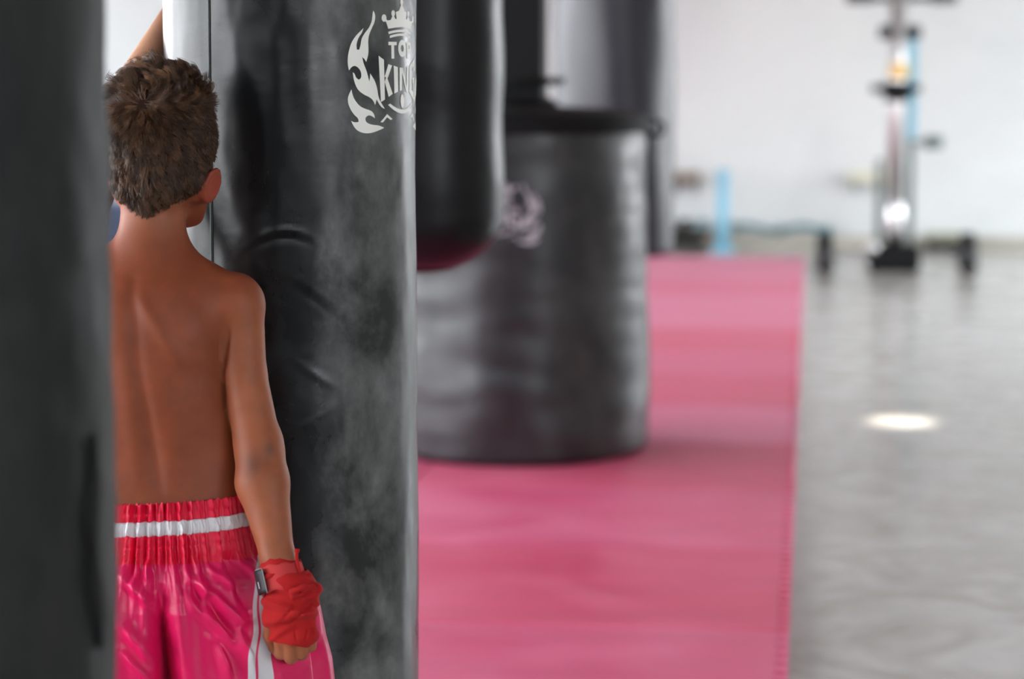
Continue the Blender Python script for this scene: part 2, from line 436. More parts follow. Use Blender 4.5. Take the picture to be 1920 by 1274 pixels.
bag_surface(BR, ZT, ZB, dents, 300, 320, .03, 'casing', mb, M['bag'])
hang(mb, BR, ZT, bloc)
# side seam piping
def cyl_hit(px, py, c, R, d0):
    """local (theta, z) where the pixel's ray meets the upright cylinder"""
    v = (637 - py) / F; dv = FWH * (cp + v * sp) + RGT * ((px - 960) / F) + np.array([0, 0, -sp + v * cp])
    o = np.array([0, 0, CAMH]) - np.array([c[0], c[1], 0])
    A = dv[0] ** 2 + dv[1] ** 2; B = 2 * (o[0] * dv[0] + o[1] * dv[1]); C = o[0] ** 2 + o[1] ** 2 - R * R
    D = max(B * B - 4 * A * C, 0); t = (-B - math.sqrt(D)) / (2 * A); p = o + dv * t
    return math.atan2(p[1], p[0]), p[2]
th_s, _ = cyl_hit(396, 400, bloc, BR, BD)
bm = bmesh.new()
zz = [ZB + .03 + (ZT - ZB - .06) * i / 160 for i in range(161)]
tube(bm, [((BR + float(dents([th_s], z)[0]) + .0006) * math.cos(th_s), (BR + float(dents([th_s], z)[0]) + .0006) * math.sin(th_s), z) for z in zz], .0022, 8)
obj('seam_piping', bm, M['seam'], mb)
# lower end reinforcement band
bm = bmesh.new()
lathe(bm, [(BR + .004, ZB + .05), (BR + .007, ZB + .055), (BR + .007, ZB + .095), (BR + .004, ZB + .10)], 96)
obj('bottom_band', bm, M['strap'], mb)

# --- emblem (traced outline, unwrapped on the casing; right half mirrors the left)
Z0 = 4.72
def zp(pts): return [(620 + x / Z0, y / Z0) for x, y in pts]
flame1 = zp([(374, 92), (388, 118), (393, 150), (385, 200), (360, 250), (335, 310), (328, 370), (333, 430), (330, 490), (312, 548), (300, 525), (277, 505), (288, 560), (312, 620), (328, 680), (336, 722), (343, 690), (345, 650), (370, 690), (390, 730), (405, 790), (412, 850), (430, 900), (470, 965), (440, 952), (415, 915), (398, 880), (385, 930), (368, 890), (340, 862), (290, 840), (240, 800), (215, 750), (200, 700), (193, 640), (210, 652), (222, 690), (248, 706), (268, 690), (268, 640), (245, 600), (210, 580), (180, 595), (160, 625), (148, 570), (150, 500), (165, 430), (185, 370), (225, 310), (288, 248), (275, 290), (245, 330), (225, 390), (230, 440), (250, 440), (262, 400), (270, 340), (300, 290), (340, 240), (363, 180), (366, 130)])
flame2 = zp([(180, 790), (190, 840), (205, 880), (250, 940), (300, 965), (350, 980), (375, 1010), (380, 1047), (350, 1025), (320, 1020), (295, 1048), (305, 1085), (350, 1105), (420, 1110), (462, 1132), (420, 1152), (360, 1175), (300, 1183), (240, 1165), (200, 1125), (175, 1070), (205, 1085), (240, 1080), (240, 1050), (200, 1015), (165, 960), (146, 900), (150, 850)])
chev = zp([(428, 1082), (490, 1010), (540, 1055), (522, 1062), (490, 1038), (452, 1084)])
thc, _ = cyl_hit(754.5, 120, bloc, BR, BD)
def unwrap(p):
    t, z = cyl_hit(p[0], p[1], bloc, BR, BD); return ((t - thc) * BR, z)
def sq(pts): return [unwrap(p) for p in pts]
zy = lambda yz: cyl_hit(754.5, yz / Z0, bloc, BR, BD)[1]       # zoom row -> height
polys = []
def soften(p, it=2):
    '''round the gentle bends of an outline, keep its sharp tips'''
    for _ in range(it):
        o = []
        for i in range(len(p)):
            a, b_, c = Vector(p[i - 1]), Vector(p[i]), Vector(p[(i + 1) % len(p)])
            u, w_ = (b_ - a), (c - b_)
            if u.length > 1e-6 and w_.length > 1e-6 and u.angle(w_) < 1.15: o += [tuple(b_ + (a - b_) * .25), tuple(b_ + (c - b_) * .25)]
            else: o.append(tuple(b_))
        p = o
    return p
for pg in (flame1, flame2, chev):
    u = sq(soften(pg) if pg is not chev else pg); polys.append(u); polys.append([(-a, b_) for a, b_ in reversed(u)])
def rect(x0, z0, x1, z1): return [(x0, z0), (x1, z0), (x1, z1), (x0, z1)]
def Q(*p): polys.append([(a, zy(b_)) for a, b_ in p])
# crown: curved band, inner row, points with balls
n = 12
def arcband(x, ytop, ybot, sag, flare=0):
    a = []
    for i in range(n + 1):
        s = -1 + 2 * i / n; a.append((s * (x + flare), ytop - sag * (1 - s * s) * -1 * 0 + sag * s * s * 1))
    b_ = []
    for i in range(n + 1):
        s = 1 - 2 * i / n; b_.append((s * x, ybot + sag * s * s))
    return a + b_
Q(*arcband(.036, 296, 318, 22)); Q(*arcband(.039, 262, 284, 22, .001)); 
Q(*[(-.046, 190), (-.040, 258), (-.020, 246), (0, 240), (.020, 246), (.040, 258), (.046, 190), (.030, 176), (.020, 170), (0, 165), (-.020, 170), (-.030, 176)])
def ball(x, y, r):
    polys.append([(x + r * math.cos(2 * PI * k / 12), zy(y) + r * math.sin(2 * PI * k / 12)) for k in range(12)])
for x, y, r in ((-.050, 165, .0058), (.050, 165, .0058), (-.027, 122, .005), (.027, 122, .005), (0, 18, .0055)): ball(x, y, r)
Q((-.034, 182), (-.027, 130), (-.020, 178)); Q((.034, 182), (.027, 130), (.020, 178))
Q((-.050, 160), (-.046, 200), (-.038, 195)); Q((.050, 160), (.046, 200), (.038, 195))
Q((-.017, 172), (-.020, 110), (-.010, 95), (-.005, 60), (0, 28), (.005, 60), (.010, 95), (.020, 110), (.017, 172))
# TOP
def lw(x0, x1, y0, y1, rows):
    """letter strokes given in a unit box (0..1, 0 = top)"""
    for r in rows: polys.append([(x0 + (x1 - x0) * a, zy(y0 + (y1 - y0) * b_)) for a, b_ in r])
T_ = [[(0, 0), (1, 0), (1, .2), (0, .2)], [(.34, .2), (.68, .2), (.68, 1), (.34, 1)]]
lw(-.040, -.017, 372, 520, T_)
def ringpoly(x0, x1, y0, y1, t):
    k = 20; o, i_ = [], []
    cx, hw = (x0 + x1) / 2, (x1 - x0) / 2; cz, hh = (zy(y0) + zy(y1)) / 2, (zy(y0) - zy(y1)) / 2
    for q in range(k):
        a0, a1 = 2 * PI * q / k, 2 * PI * (q + 1) / k
        polys.append([(cx + hw * math.cos(a0), cz + hh * math.sin(a0)), (cx + hw * math.cos(a1), cz + hh * math.sin(a1)),
                      (cx + (hw - t) * math.cos(a1), cz + (hh - t) * math.sin(a1)), (cx + (hw - t) * math.cos(a0), cz + (hh - t) * math.sin(a0))])
ringpoly(-.013, .013, 352, 505, .008)
P_ = [[(0, 0), (.34, 0), (.34, 1), (0, 1)], [(.34, 0), (.85, 0), (1, .12), (1, .2), (.34, .2)], [(.7, .2), (1, .2), (1, .46), (.7, .46)], [(.34, .42), (.7, .42), (1, .46), (.88, .62), (.34, .62)]]
lw(.017, .040, 372, 520, P_)
# KING with arched feet and dished tops
yt = lambda x: 600 - 105 * (abs(x) / .064) ** 2
yb = lambda x: 800 + 110 * (abs(x) / .064) ** 1.6
def KS(pts_list):
    for r in pts_list: polys.append([(x, zy(yt(x) + (yb(x) - yt(x)) * t)) for x, t in r])
KS([[(-.064, 0), (-.052, 0), (-.0515, 1), (-.0605, 1)],
    [(-.0515, .42), (-.041, .04), (-.031, .02), (-.0445, .47)], [(-.0515, .55), (-.0465, .40), (-.031, .98), (-.042, 1)],
    [(-.0265, 0), (-.0145, 0), (-.0145, 1), (-.0265, 1)],
    [(-.009, 0), (-.001, 0), (-.001, 1), (-.009, 1)], [(.017, 0), (.025, 0), (.025, 1), (.017, 1)], [(-.001, 0), (.002, 0), (.017, .85), (.017, 1), (.014, 1), (-.001, .22)],
    [(.030, .05), (.040, 0), (.040, 1), (.030, .92)], [(.040, 0), (.062, .03), (.062, .3), (.053, .3), (.053, .18), (.040, .18)],
    [(.040, .82), (.053, .82), (.062, .97), (.050, 1), (.040, 1)], [(.053, .5), (.062, .5), (.062, .97), (.053, .86)], [(.047, .46), (.062, .46), (.062, .6), (.047, .6)]])
# eye: lash of the lower lid and the pupil
a_ = []
for i in range(15):
    s = -1 + 2 * i / 14; a_.append((s * .044, 925 + 82 * (1 - s * s)))
for i in range(15):
    s = 1 - 2 * i / 14; a_.append((s * .038, 915 + 55 * (1 - s * s)))
Q(*a_)
cz = zy(895); polys.append([(.007 * math.cos(2 * PI * k / 14), cz + .011 * math.sin(2 * PI * k / 14)) for k in range(14)])
def emblem_mesh(polys):
    bm = bmesh.new()
    for p in polys:
        vs = [bm.verts.new((x, 0, z)) for x, z in p]
        for t in tessellate_polygon([[Vector((x, z, 0)) for x, z in p]]):
            try: bm.faces.new([vs[i] for i in t])
            except ValueError: pass
    for k in range(-24, 25):
        g = bm.verts[:] + bm.edges[:] + bm.faces[:]
        bmesh.ops.bisect_plane(bm, geom=g, plane_co=(k * .006, 0, 0), plane_no=(1, 0, 0), dist=1e-6)
    zs = [v.co.z for v in bm.verts]; z = min(zs)
    while z < max(zs):
        bmesh.ops.bisect_plane(bm, geom=bm.verts[:] + bm.edges[:] + bm.faces[:], plane_co=(0, 0, z), plane_no=(0, 0, 1), dist=1e-6); z += .012
    return bm
bm = emblem_mesh(polys)
ebm = bm.copy()
for v in bm.verts:
    t = thc + v.co.x / BR; r = BR + float(dents([t], v.co.z)[0]) + .0005
    v.co = Vector((r * math.cos(t), r * math.sin(t), v.co.z))
e = obj('printed_emblem', bm, M['emblem'], mb); e['label'] = 'white flame, crown and lettering printed on the bag'

# --- nearest bag, out of focus at the left edge
ND = 2.35
ncp = at(-178, 637, ND); NR = .2
def nd_wob(th, z):
    th = np.atleast_1d(th)
    n1 = np.array([noise.noise((math.cos(t) * 2, math.sin(t) * 2 + 4, z * 7)) for t in th])
    n2 = np.array([noise.noise((math.cos(t) * 6, math.sin(t) * 6 + 4, z * 22)) for t in th])
    return .003 * n1 + .0018 * n2 + .004 * max(0, .85 - z) * np.sin(3 * th)
nb = thing('punching_bag', 'worn dark punching bag closest to the camera, filling the left edge of the photo', 'punching bag', (ncp[0], ncp[1], 0))
bag_surface(NR, 1.85, .18, nd_wob, 200, 240, .03, 'casing', nb, M['bag_near'])
hang(nb, NR, 1.85, ncp)
nloc = np.array([ncp[0], ncp[1], 0])
t0, zA = cyl_hit(168, 815, nloc, NR, ND); t1, zB = cyl_hit(180, 1215, nloc, NR, ND)
bm = bmesh.new(); K = 40; rows = []
for i in range(K + 1):
    f = i / K; z = zA + (zB - zA) * f; t = t0 + (t1 - t0) * f + .02 * math.sin(f * 9)
    w = (.012 + .010 * abs(math.sin(f * 6.0))) * (math.sin(PI * min(max(f, .02), .98)) ** .4)
    rr = NR + .0045
    rows.append([bm.verts.new(((rr + (.002 if s == 0 else -.003)) * math.cos(t + s * w / NR), (rr + (.002 if s == 0 else -.003)) * math.sin(t + s * w / NR), z)) for s in (-1, 0, 1)])
for a, b_ in zip(rows, rows[1:]):
    for q in range(2): bm.faces.new((a[q], a[q + 1], b_[q + 1], b_[q]))
e = obj('lacing_flap', bm, M['steel_black'], nb)
# --- second bag, rounded bottom, hanging behind the main one
SD = 6.0
s_c = at(790, 637, SD); SR = (945 - 790) / F * SD
zsb = at(790, 512, SD - SR * .2)[2]
sb = thing('punching_bag', 'glossy black hanging bag with rounded bottom and painted red mat reflection, behind the emblem bag', 'punching bag', (s_c[0], s_c[1], 0))
bm = bmesh.new(); prof = [(0, zsb)]
for i in range(1, 17):
    a = PI / 2 * i / 16; prof.append((SR * math.sin(a) ** .9, zsb + .15 * (1 - math.cos(a))))
for i in range(1, 30): prof.append((SR * (1 + .012 * math.sin(i * .7)), zsb + .15 + (2.05 - zsb - .2) * i / 29))
prof += [(SR * .97, 2.04), (SR * .9, 2.05), (0, 2.05)]
lathe(bm, prof, 96); obj('casing', bm, M['bag2'], sb)
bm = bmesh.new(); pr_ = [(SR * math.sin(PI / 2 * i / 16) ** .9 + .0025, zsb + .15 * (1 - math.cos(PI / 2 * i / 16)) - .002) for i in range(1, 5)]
lathe(bm, [(0, zsb - .003)] + pr_, 96); e = obj('mat_reflection', bm, M['red_reflection'], sb); e['label'] = 'red reflection of the mat painted on the rounded base'  # thin red shell painting the mat's reflection onto the rounded bottom
hang(sb, SR, 2.05, s_c)
# --- far bag behind the drum
FD = 11.2
fcn = at(1148, 637, FD); FR = 112 / F * FD
zfb = at(1148, 478, FD)[2]
fb = thing('punching_bag', 'navy-black punching bag hanging farthest back, rising behind the big drum', 'punching bag', (fcn[0], fcn[1], 0))
def f_wob(th, z):
    th = np.atleast_1d(th); return .008 * np.sin(2 * th + z * 2) + .004 * np.sin(5 * th + z * 6)
bag_surface(FR, 2.1, zfb, f_wob, 96, 60, .04, 'casing', fb, M['bag_far']); hang(fb, FR, 2.1, fcn)
bm = bmesh.new(); lathe(bm, [(FR + .012, 1.96), (FR + .016, 1.965), (FR + .016, 2.03), (FR + .012, 2.035)], 64); obj('top_band', bm, M['strap'], fb)

# --- drum bag standing on the mat, padded post rising from it
g0 = atz(962, 878, TZ); DDf = float(np.dot(g0, FWH)); 
DR = .497; DD = DDf + DR
dc = at(962, 637, DD); dloc = np.array([dc[0], dc[1], TZ])
ztop = at(962, 236, DDf)[2] - TZ
dr = thing('drum_bag', 'wide charcoal drum-shaped punching barrel standing on the pink mat with a black post', 'punching bag', dloc)
def d_wob(th, z):
    th = np.atleast_1d(th)
    n1 = np.array([noise.noise((math.cos(t) * 1.6, math.sin(t) * 1.6 + 4, z * 3.5)) for t in th])
    n2 = np.array([noise.noise((math.cos(t) * 2.2 + 3, math.sin(t) * 2.2, z * 13)) for t in th])
    return .012 * n1 + .003 * n2 + .010 * math.cos(min(z, 1.2) * 2.2 + .6) - .006
bag_surface(DR, ztop, 0, d_wob, 240, 200, .035, 'casing', dr, M['drum'])
bm = bmesh.new(); lathe(bm, [(DR - .02, ztop - .006), (DR - .005, ztop + .012), (DR - .02, ztop + .032), (DR * .75, ztop + .050), (DR * .3, ztop + .062), (0, ztop + .064)], 96)
obj('top_lid', bm, M['steel_black'], dr)
bm = bmesh.new(); lathe(bm, [(DR + .006, ztop - .03), (DR + .012, ztop - .02), (DR + .012, ztop + .004), (DR - .004, ztop + .012)], 96); obj('rim', bm, M['steel_black'], dr)
pc = at(972, 150, DD) - dloc; PH = 50 / F * DD
bm = bmesh.new(); box(bm, (pc[0], pc[1], (ztop + .06 + WH - TZ) / 2), (PH * 2, PH * 2, WH - TZ - ztop - .06)); obj('post', bm, M['steel_black'], dr, False, .012)
zc = at(972, 152, DD)[2] - TZ
bm = bmesh.new(); cyl(bm, (pc[0], pc[1], zc - .014), (pc[0], pc[1], zc + .014), PH * 1.75, seg=40); obj('collar', bm, M['steel_black'], dr, False, .004)
bm = bmesh.new(); lathe(bm, [(PH * 1.5, ztop + .055), (PH * 1.45, ztop + .075), (PH * 1.15, ztop + .09), (0, ztop + .095)], 40, (pc[0], pc[1])); obj('post_base', bm, M['steel_black'], dr)
t, z = cyl_hit(1222, 246, dloc, DR, DD)
bm = bmesh.new(); bx, by = (DR + .022) * math.cos(t), (DR + .022) * math.sin(t)
tube(bm, [(bx + .028 * math.cos(2 * PI * k / 16) * cy_, by + .028 * math.cos(2 * PI * k / 16) * sy_, ztop - .02 + .024 * math.sin(2 * PI * k / 16)) for k in range(17)], .009, 8)
obj('ring', bm, M['steel_black'], dr)
# worn emblem on the drum, same print, turned round to the left
tE, zE = cyl_hit(1016, 396, dloc, DR, DD); zE -= TZ
us = [v.co.x for v in ebm.verts]; zs_ = [v.co.z for v in ebm.verts]; zm = (min(zs_) + max(zs_)) / 2; sE = .115 * 2 / (max(zs_) - min(zs_))
for v in ebm.verts:
    t = tE + (v.co.x - max(us)) * sE * 1.15 / DR; zz_ = zE + (v.co.z - zm) * sE
    r = DR + float(d_wob([t], zz_)[0]) + .002
    v.co = Vector((r * math.cos(t), r * math.sin(t), zz_))
e = obj('printed_emblem', ebm, M['emblem_worn'], dr); e['label'] = 'faded grey flame emblem'

# ------------------------------------------------------------------ exercise stand by the back wall
g = atz(1680, 510, 0); GD = float(np.dot(g, FWH))
def sl(px, py, dy=0): # local coordinates in the stand's frame
    p = at(px, py, GD + dy) - np.array([g[0], g[1], 0]); return (float(np.dot(p, RGT)), float(np.dot(p, FWH)), float(p[2]))
st = thing('exercise_stand', 'tall chrome exercise stand on a wheeled black base in front of the white wall', 'gym equipment', (g[0], g[1], 0), YAW)
s = GD / F
bm = bmesh.new(); box(bm, (0, .12, .09), (88 * s, .34, .18)); obj('base_block', bm, M['steel_black'], st, False, .02)
bm = bmesh.new(); tube(bm, [(*sl(1546, 478)[:2], .14), (-.2, .06, .11), (.2, .06, .11), (*sl(1815, 478)[:2], .14)], .017, 10); obj('base_bar', bm, M['chain'], st)
for px in (1546, 1814):
    x = sl(px, 478)[0]; w = bpy.data.objects
    bm = bmesh.new(); cyl(bm, (x - .055, 0, .10), (x + .055, 0, .10), .10, seg=32); o = obj('wheel', bm, M['black'], st, True)
    bm = bmesh.new(); cyl(bm, (x - .06, 0, .10), (x + .06, 0, .10), .022, seg=16); obj('hub', bm, M['greygreen'], o)
    bm = bmesh.new(); box(bm, (x, .0, .22), (.10, .05, .10)); obj('caster_fork', bm, M['steel_black'], st, False, .01)
ztp = 2.35
bm = bmesh.new(); cyl(bm, (0, .1, .18), (0, .1, ztp), 15 * s, seg=32); obj('upright', bm, M['chrome'], st)
for sx, tp in ((-1, 300), (1, 262)):
    x = sx * 29 * s; z1 = sl(1680, tp)[2]
    bm = bmesh.new(); box(bm, (x, .12, (z1 + .18) / 2), (12 * s, .05, z1 - .18)); obj('side_rail', bm, M['greygreen'], st, False, .006)
z1, z2 = sl(1718, 262)[2], sl(1718, 62)[2]; x = sl(1716, 160)[0]
bm = bmesh.new(); box(bm, (x, .14, (z1 + z2) / 2), (18 * s, .04, z2 - z1)); e = obj('side_rail', bm, M['blue'], st, False, .01); e['label'] = 'pale blue strip'
zc = sl(1680, 172)[2]
bm = bmesh.new(); cyl(bm, (0, .1, zc - .07), (0, .1, zc + .07), 24 * s, seg=24); o = obj('clamp', bm, M['steel_black'], st)
bm = bmesh.new(); cyl(bm, (-48 * s, .1, zc + .02), (44 * s, .1, zc + .02), .028, seg=14); obj('peg', bm, M['steel_black'], o)
zc = sl(1680, 60)[2]
for px in (1666, 1716):
    bm = bmesh.new(); cyl(bm, (sl(px, 60)[0] - .045, .1, zc), (sl(px, 60)[0] + .05, .1, zc), .045, seg=20); obj('clamp', bm, M['steel_black'], st)
zc = sl(1688, 134)[2]
bm = bmesh.new(); cyl(bm, (sl(1688, 134)[0], .08, zc - .05), (sl(1688, 134)[0], .08, zc + .06), 17 * s, seg=24); e = obj('cap', bm, M['yellow'], st); e['label'] = 'amber plastic cap'
zc = sl(1755, 268)[2]
bm = bmesh.new(); cyl(bm, (sl(1712, 268)[0], .12, zc + .0), (sl(1755, 268)[0], .12, zc), .013, seg=12); cyl(bm, (sl(1738, 268)[0], .12, zc), (sl(1772, 268)[0], .12, zc), .045, seg=20); obj('peg', bm, M['greygreen'], st)
zc = sl(1690, -4)[2]
bm = bmesh.new(); cyl(bm, (sl(1600, 0)[0], .1, zc), (sl(1790, 0)[0], .1, zc), .022, seg=14); o = obj('cross_bar', bm, M['steel_black'], st)
for px in (1615, 1775):
    bm = bmesh.new(); cyl(bm, (sl(px - 24, 0)[0], .1, zc), (sl(px + 24, 0)[0], .1, zc), .036, seg=18); obj('grip', bm, M['black'], o)
bm = bmesh.new(); bmesh.ops.create_uvsphere(bm, u_segments=24, v_segments=16, radius=.075, matrix=Matrix.Translation((sl(1680, 410)[0], .03, sl(1680, 410)[2])) @ Matrix.Diagonal((.9, .6, 1.9, 1)))
e = obj('pulley_housing', bm, M['chrome'], st); e['label'] = 'bulging chrome housing low on the column'
bm = bmesh.new(); bmesh.ops.create_uvsphere(bm, u_segments=24, v_segments=16, radius=.05, matrix=Matrix.Translation((sl(1635, 458)[0], -.02, .17)))
obj('knob', bm, M['chrome'], st)

# ------------------------------------------------------------------ small things along the back wall
def wallp(px, py, off=.15):
    v = (637 - py) / F; dv = FWH * (cp + v * sp) + RGT * ((px - 960) / F) + np.array([0, 0, -sp + v * cp])
    t = (WY1 - off) / dv[1]; return np.array([0, 0, CAMH]) + dv * t
def wall_item(name, px0, px1, py0, py1, depth, mtl, label, cat, off=None, floor_=True, bev=.01, group=None, parts=None):
    off = off if off is not None else depth / 2 + .03
    a = wallp(px0, py0, off); b_ = wallp(px1, py1, off)
    z1 = a[2]; z0 = 0 if floor_ else b_[2]
    t = thing(name, label, cat, ((a[0] + b_[0]) / 2, WY1 - off, z0), 0, group)
    w, h = b_[0] - a[0], z1 - z0
    return t, w, h, depth
# pale blue post
t, w, h, d = wall_item('gym_post', 1343, 1372, 318, 0, .10, None, 'pale blue upright post standing before the back wall left of the stand', 'post', .55)
bm = bmesh.new(); cyl(bm, (0, 0, .02), (0, 0, h), w / 2 * .9, seg=24); obj('pole', bm, M['blue'], t)
bm = bmesh.new(); cyl(bm, (0, 0, 0), (0, 0, .03), w * .9, seg=24); obj('foot_plate', bm, M['blue'], t)
# dark dumbbell rack low at left, behind the far bag's edge
t, w, h, d = wall_item('dumbbell_rack', 1238, 1335, 425, 0, .3, None, 'low dark rack on the floor right behind the farthest bag', 'rack')
for zz2 in (h * .25, h * .8):
    bm = bmesh.new(); box(bm, (0, 0, zz2), (w, d, .025)); o = obj('shelf', bm, M['steel_black'], t, False, .004)
for sx in (-1, 1):
    bm = bmesh.new(); box(bm, (sx * (w / 2 - .015), 0, h * .45), (.03, d, h * .9)); obj('side_frame', bm, M['brown'], t, False, .004)
for i in range(3):
    x = -w / 2 + w * (i + .5) / 3
    p = wallp(1270 + i * 24, 440, .18)
    dbx = thing('dumbbell', ['black dumbbell at the left of the low dark rack', 'black dumbbell in the middle of the low dark rack', 'black dumbbell with teal ends at the right of the low dark rack'][i], 'dumbbell', (t.location.x + x, t.location.y, h * .8 + .0125 + .04), 0, 'dumbbells on the low rack')
    bm = bmesh.new(); cyl(bm, (0, -.11, 0), (0, .11, 0), .012, seg=12); obj('handle', bm, M['chrome'], dbx)
    for sy in (-1, 1):
        bm = bmesh.new(); cyl(bm, (0, sy * .06, 0), (0, sy * .12, 0), .04, seg=6); obj('weight_head', bm, M['teal'] if i == 2 else M['steel_black'], dbx, False, .004)
# brown wall board with hooks
t, w, h, d = wall_item('wall_shelf', 1262, 1312, 322, 342, .12, None, 'small brown wall shelf beside the farthest bag', 'shelf', .06, False)
bm = bmesh.new(); box(bm, (0, 0, h / 2), (w, .12, h)); obj('board', bm, M['brown'], t, False, .006)
for sx in (-1, 1):
    bm = bmesh.new(); box(bm, (sx * w * .35, .03, -.04), (.02, .06, .08)); obj('bracket', bm, M['steel_black'], t, False)
t, w, h, d = wall_item('wall_shelf', 1592, 1665, 322, 340, .12, None, 'small pale yellow wall shelf left of the chrome stand', 'shelf', .06, False)
bm = bmesh.new(); box(bm, (0, 0, h / 2), (w, .12, h)); obj('board', bm, M['beige'], t, False, .006)
for sx in (-1, 1):
    bm = bmesh.new(); box(bm, (sx * w * .35, .03, -.04), (.02, .06, .08)); obj('bracket', bm, M['greygreen'], t, False)
# skipping-rope hose along wall foot
a = wallp(1372, 428, .12); b_ = wallp(1560, 420, .12)
pts = []
for i in range(40):
    f = i / 39; p = a + (b_ - a) * f; p[1] = WY1 - .10; p[2] = a[2] + .02 * math.sin(f * 11); pts.append(tuple(p))
ho = thing('wall_pipe', 'teal pipe running low along the back wall between blue post and chrome stand', 'pipe', (pts[0][0], WY1 - .1, a[2]))
bm = bmesh.new(); tube(bm, [(q[0] - pts[0][0], 0, q[2] - a[2]) for q in pts], .022, 10); obj('pipe_run', bm, M['teal'], ho)
for f in (.03, .5, .97):
    q = pts[int(f * 39)]; bm = bmesh.new(); box(bm, (q[0] - pts[0][0], .05, q[2] - a[2]), (.05, .12, .07)); obj('wall_clip', bm, M['greygreen'], ho, False, .005)
for px, py in ((1395, 424), (1540, 418)):
    p = wallp(px, py, .05)
# steps / low benches: right of stand
t, w, h, d = wall_item('floor_tray', 1735, 1830, 438, 0, .28, None, 'low olive-grey bench at the wall foot right of the stand base', 'bench')
bm = bmesh.new(); box(bm, (0, 0, h - .02), (w, d, .04)); obj('seat', bm, mat('olive_board', (.28, .28, .20), .6), t, False, .006)
for sx in (-1, 1):
    bm = bmesh.new(); box(bm, (sx * w * .4, 0, (h - .04) / 2), (.04, d * .9, h - .04)); obj('leg', bm, M['steel_black'], t, False, .004)
t.name = 'low_bench'
# navy crash pad, seen between the nearest bag and the boy's neck
t, w, h, d = wall_item('crash_pad', 120, 300, 378, 0, .5, None, 'navy blue crash pad at the back wall, glimpsed left of the boy\'s neck', 'crash pad')
bm = bmesh.new(); box(bm, (0, 0, h / 2), (w, d, h)); obj('cushion', bm, M['navy'], t, False, .03)
bm = bmesh.new(); box(bm, (0, -d / 2 - .006, h * .6), (.2, .012, .03)); obj('carry_handle', bm, M['strap'], t, False, .003)

# ------------------------------------------------------------------ the boy
P0 = 3.49                                       # horizontal distance of the boy's frame
pb = at(292, 637, P0); ploc = np.array([pb[0], pb[1], TZ])
def B(px, py, dy=0.0):
    """pixel + depth offset -> the boy's own frame (x right, y away from camera, z up)"""
    p = at(px, py, P0 + dy) - ploc
    return np.array([np.dot(p, RGT), np.dot(p, FWH), p[2]])
S = P0 / F                                      # metres per pixel at his depth
boy = thing('person', 'shirtless boy with curly brown hair, pink satin boxing shorts and red hand wraps', 'person', ploc, YAW)

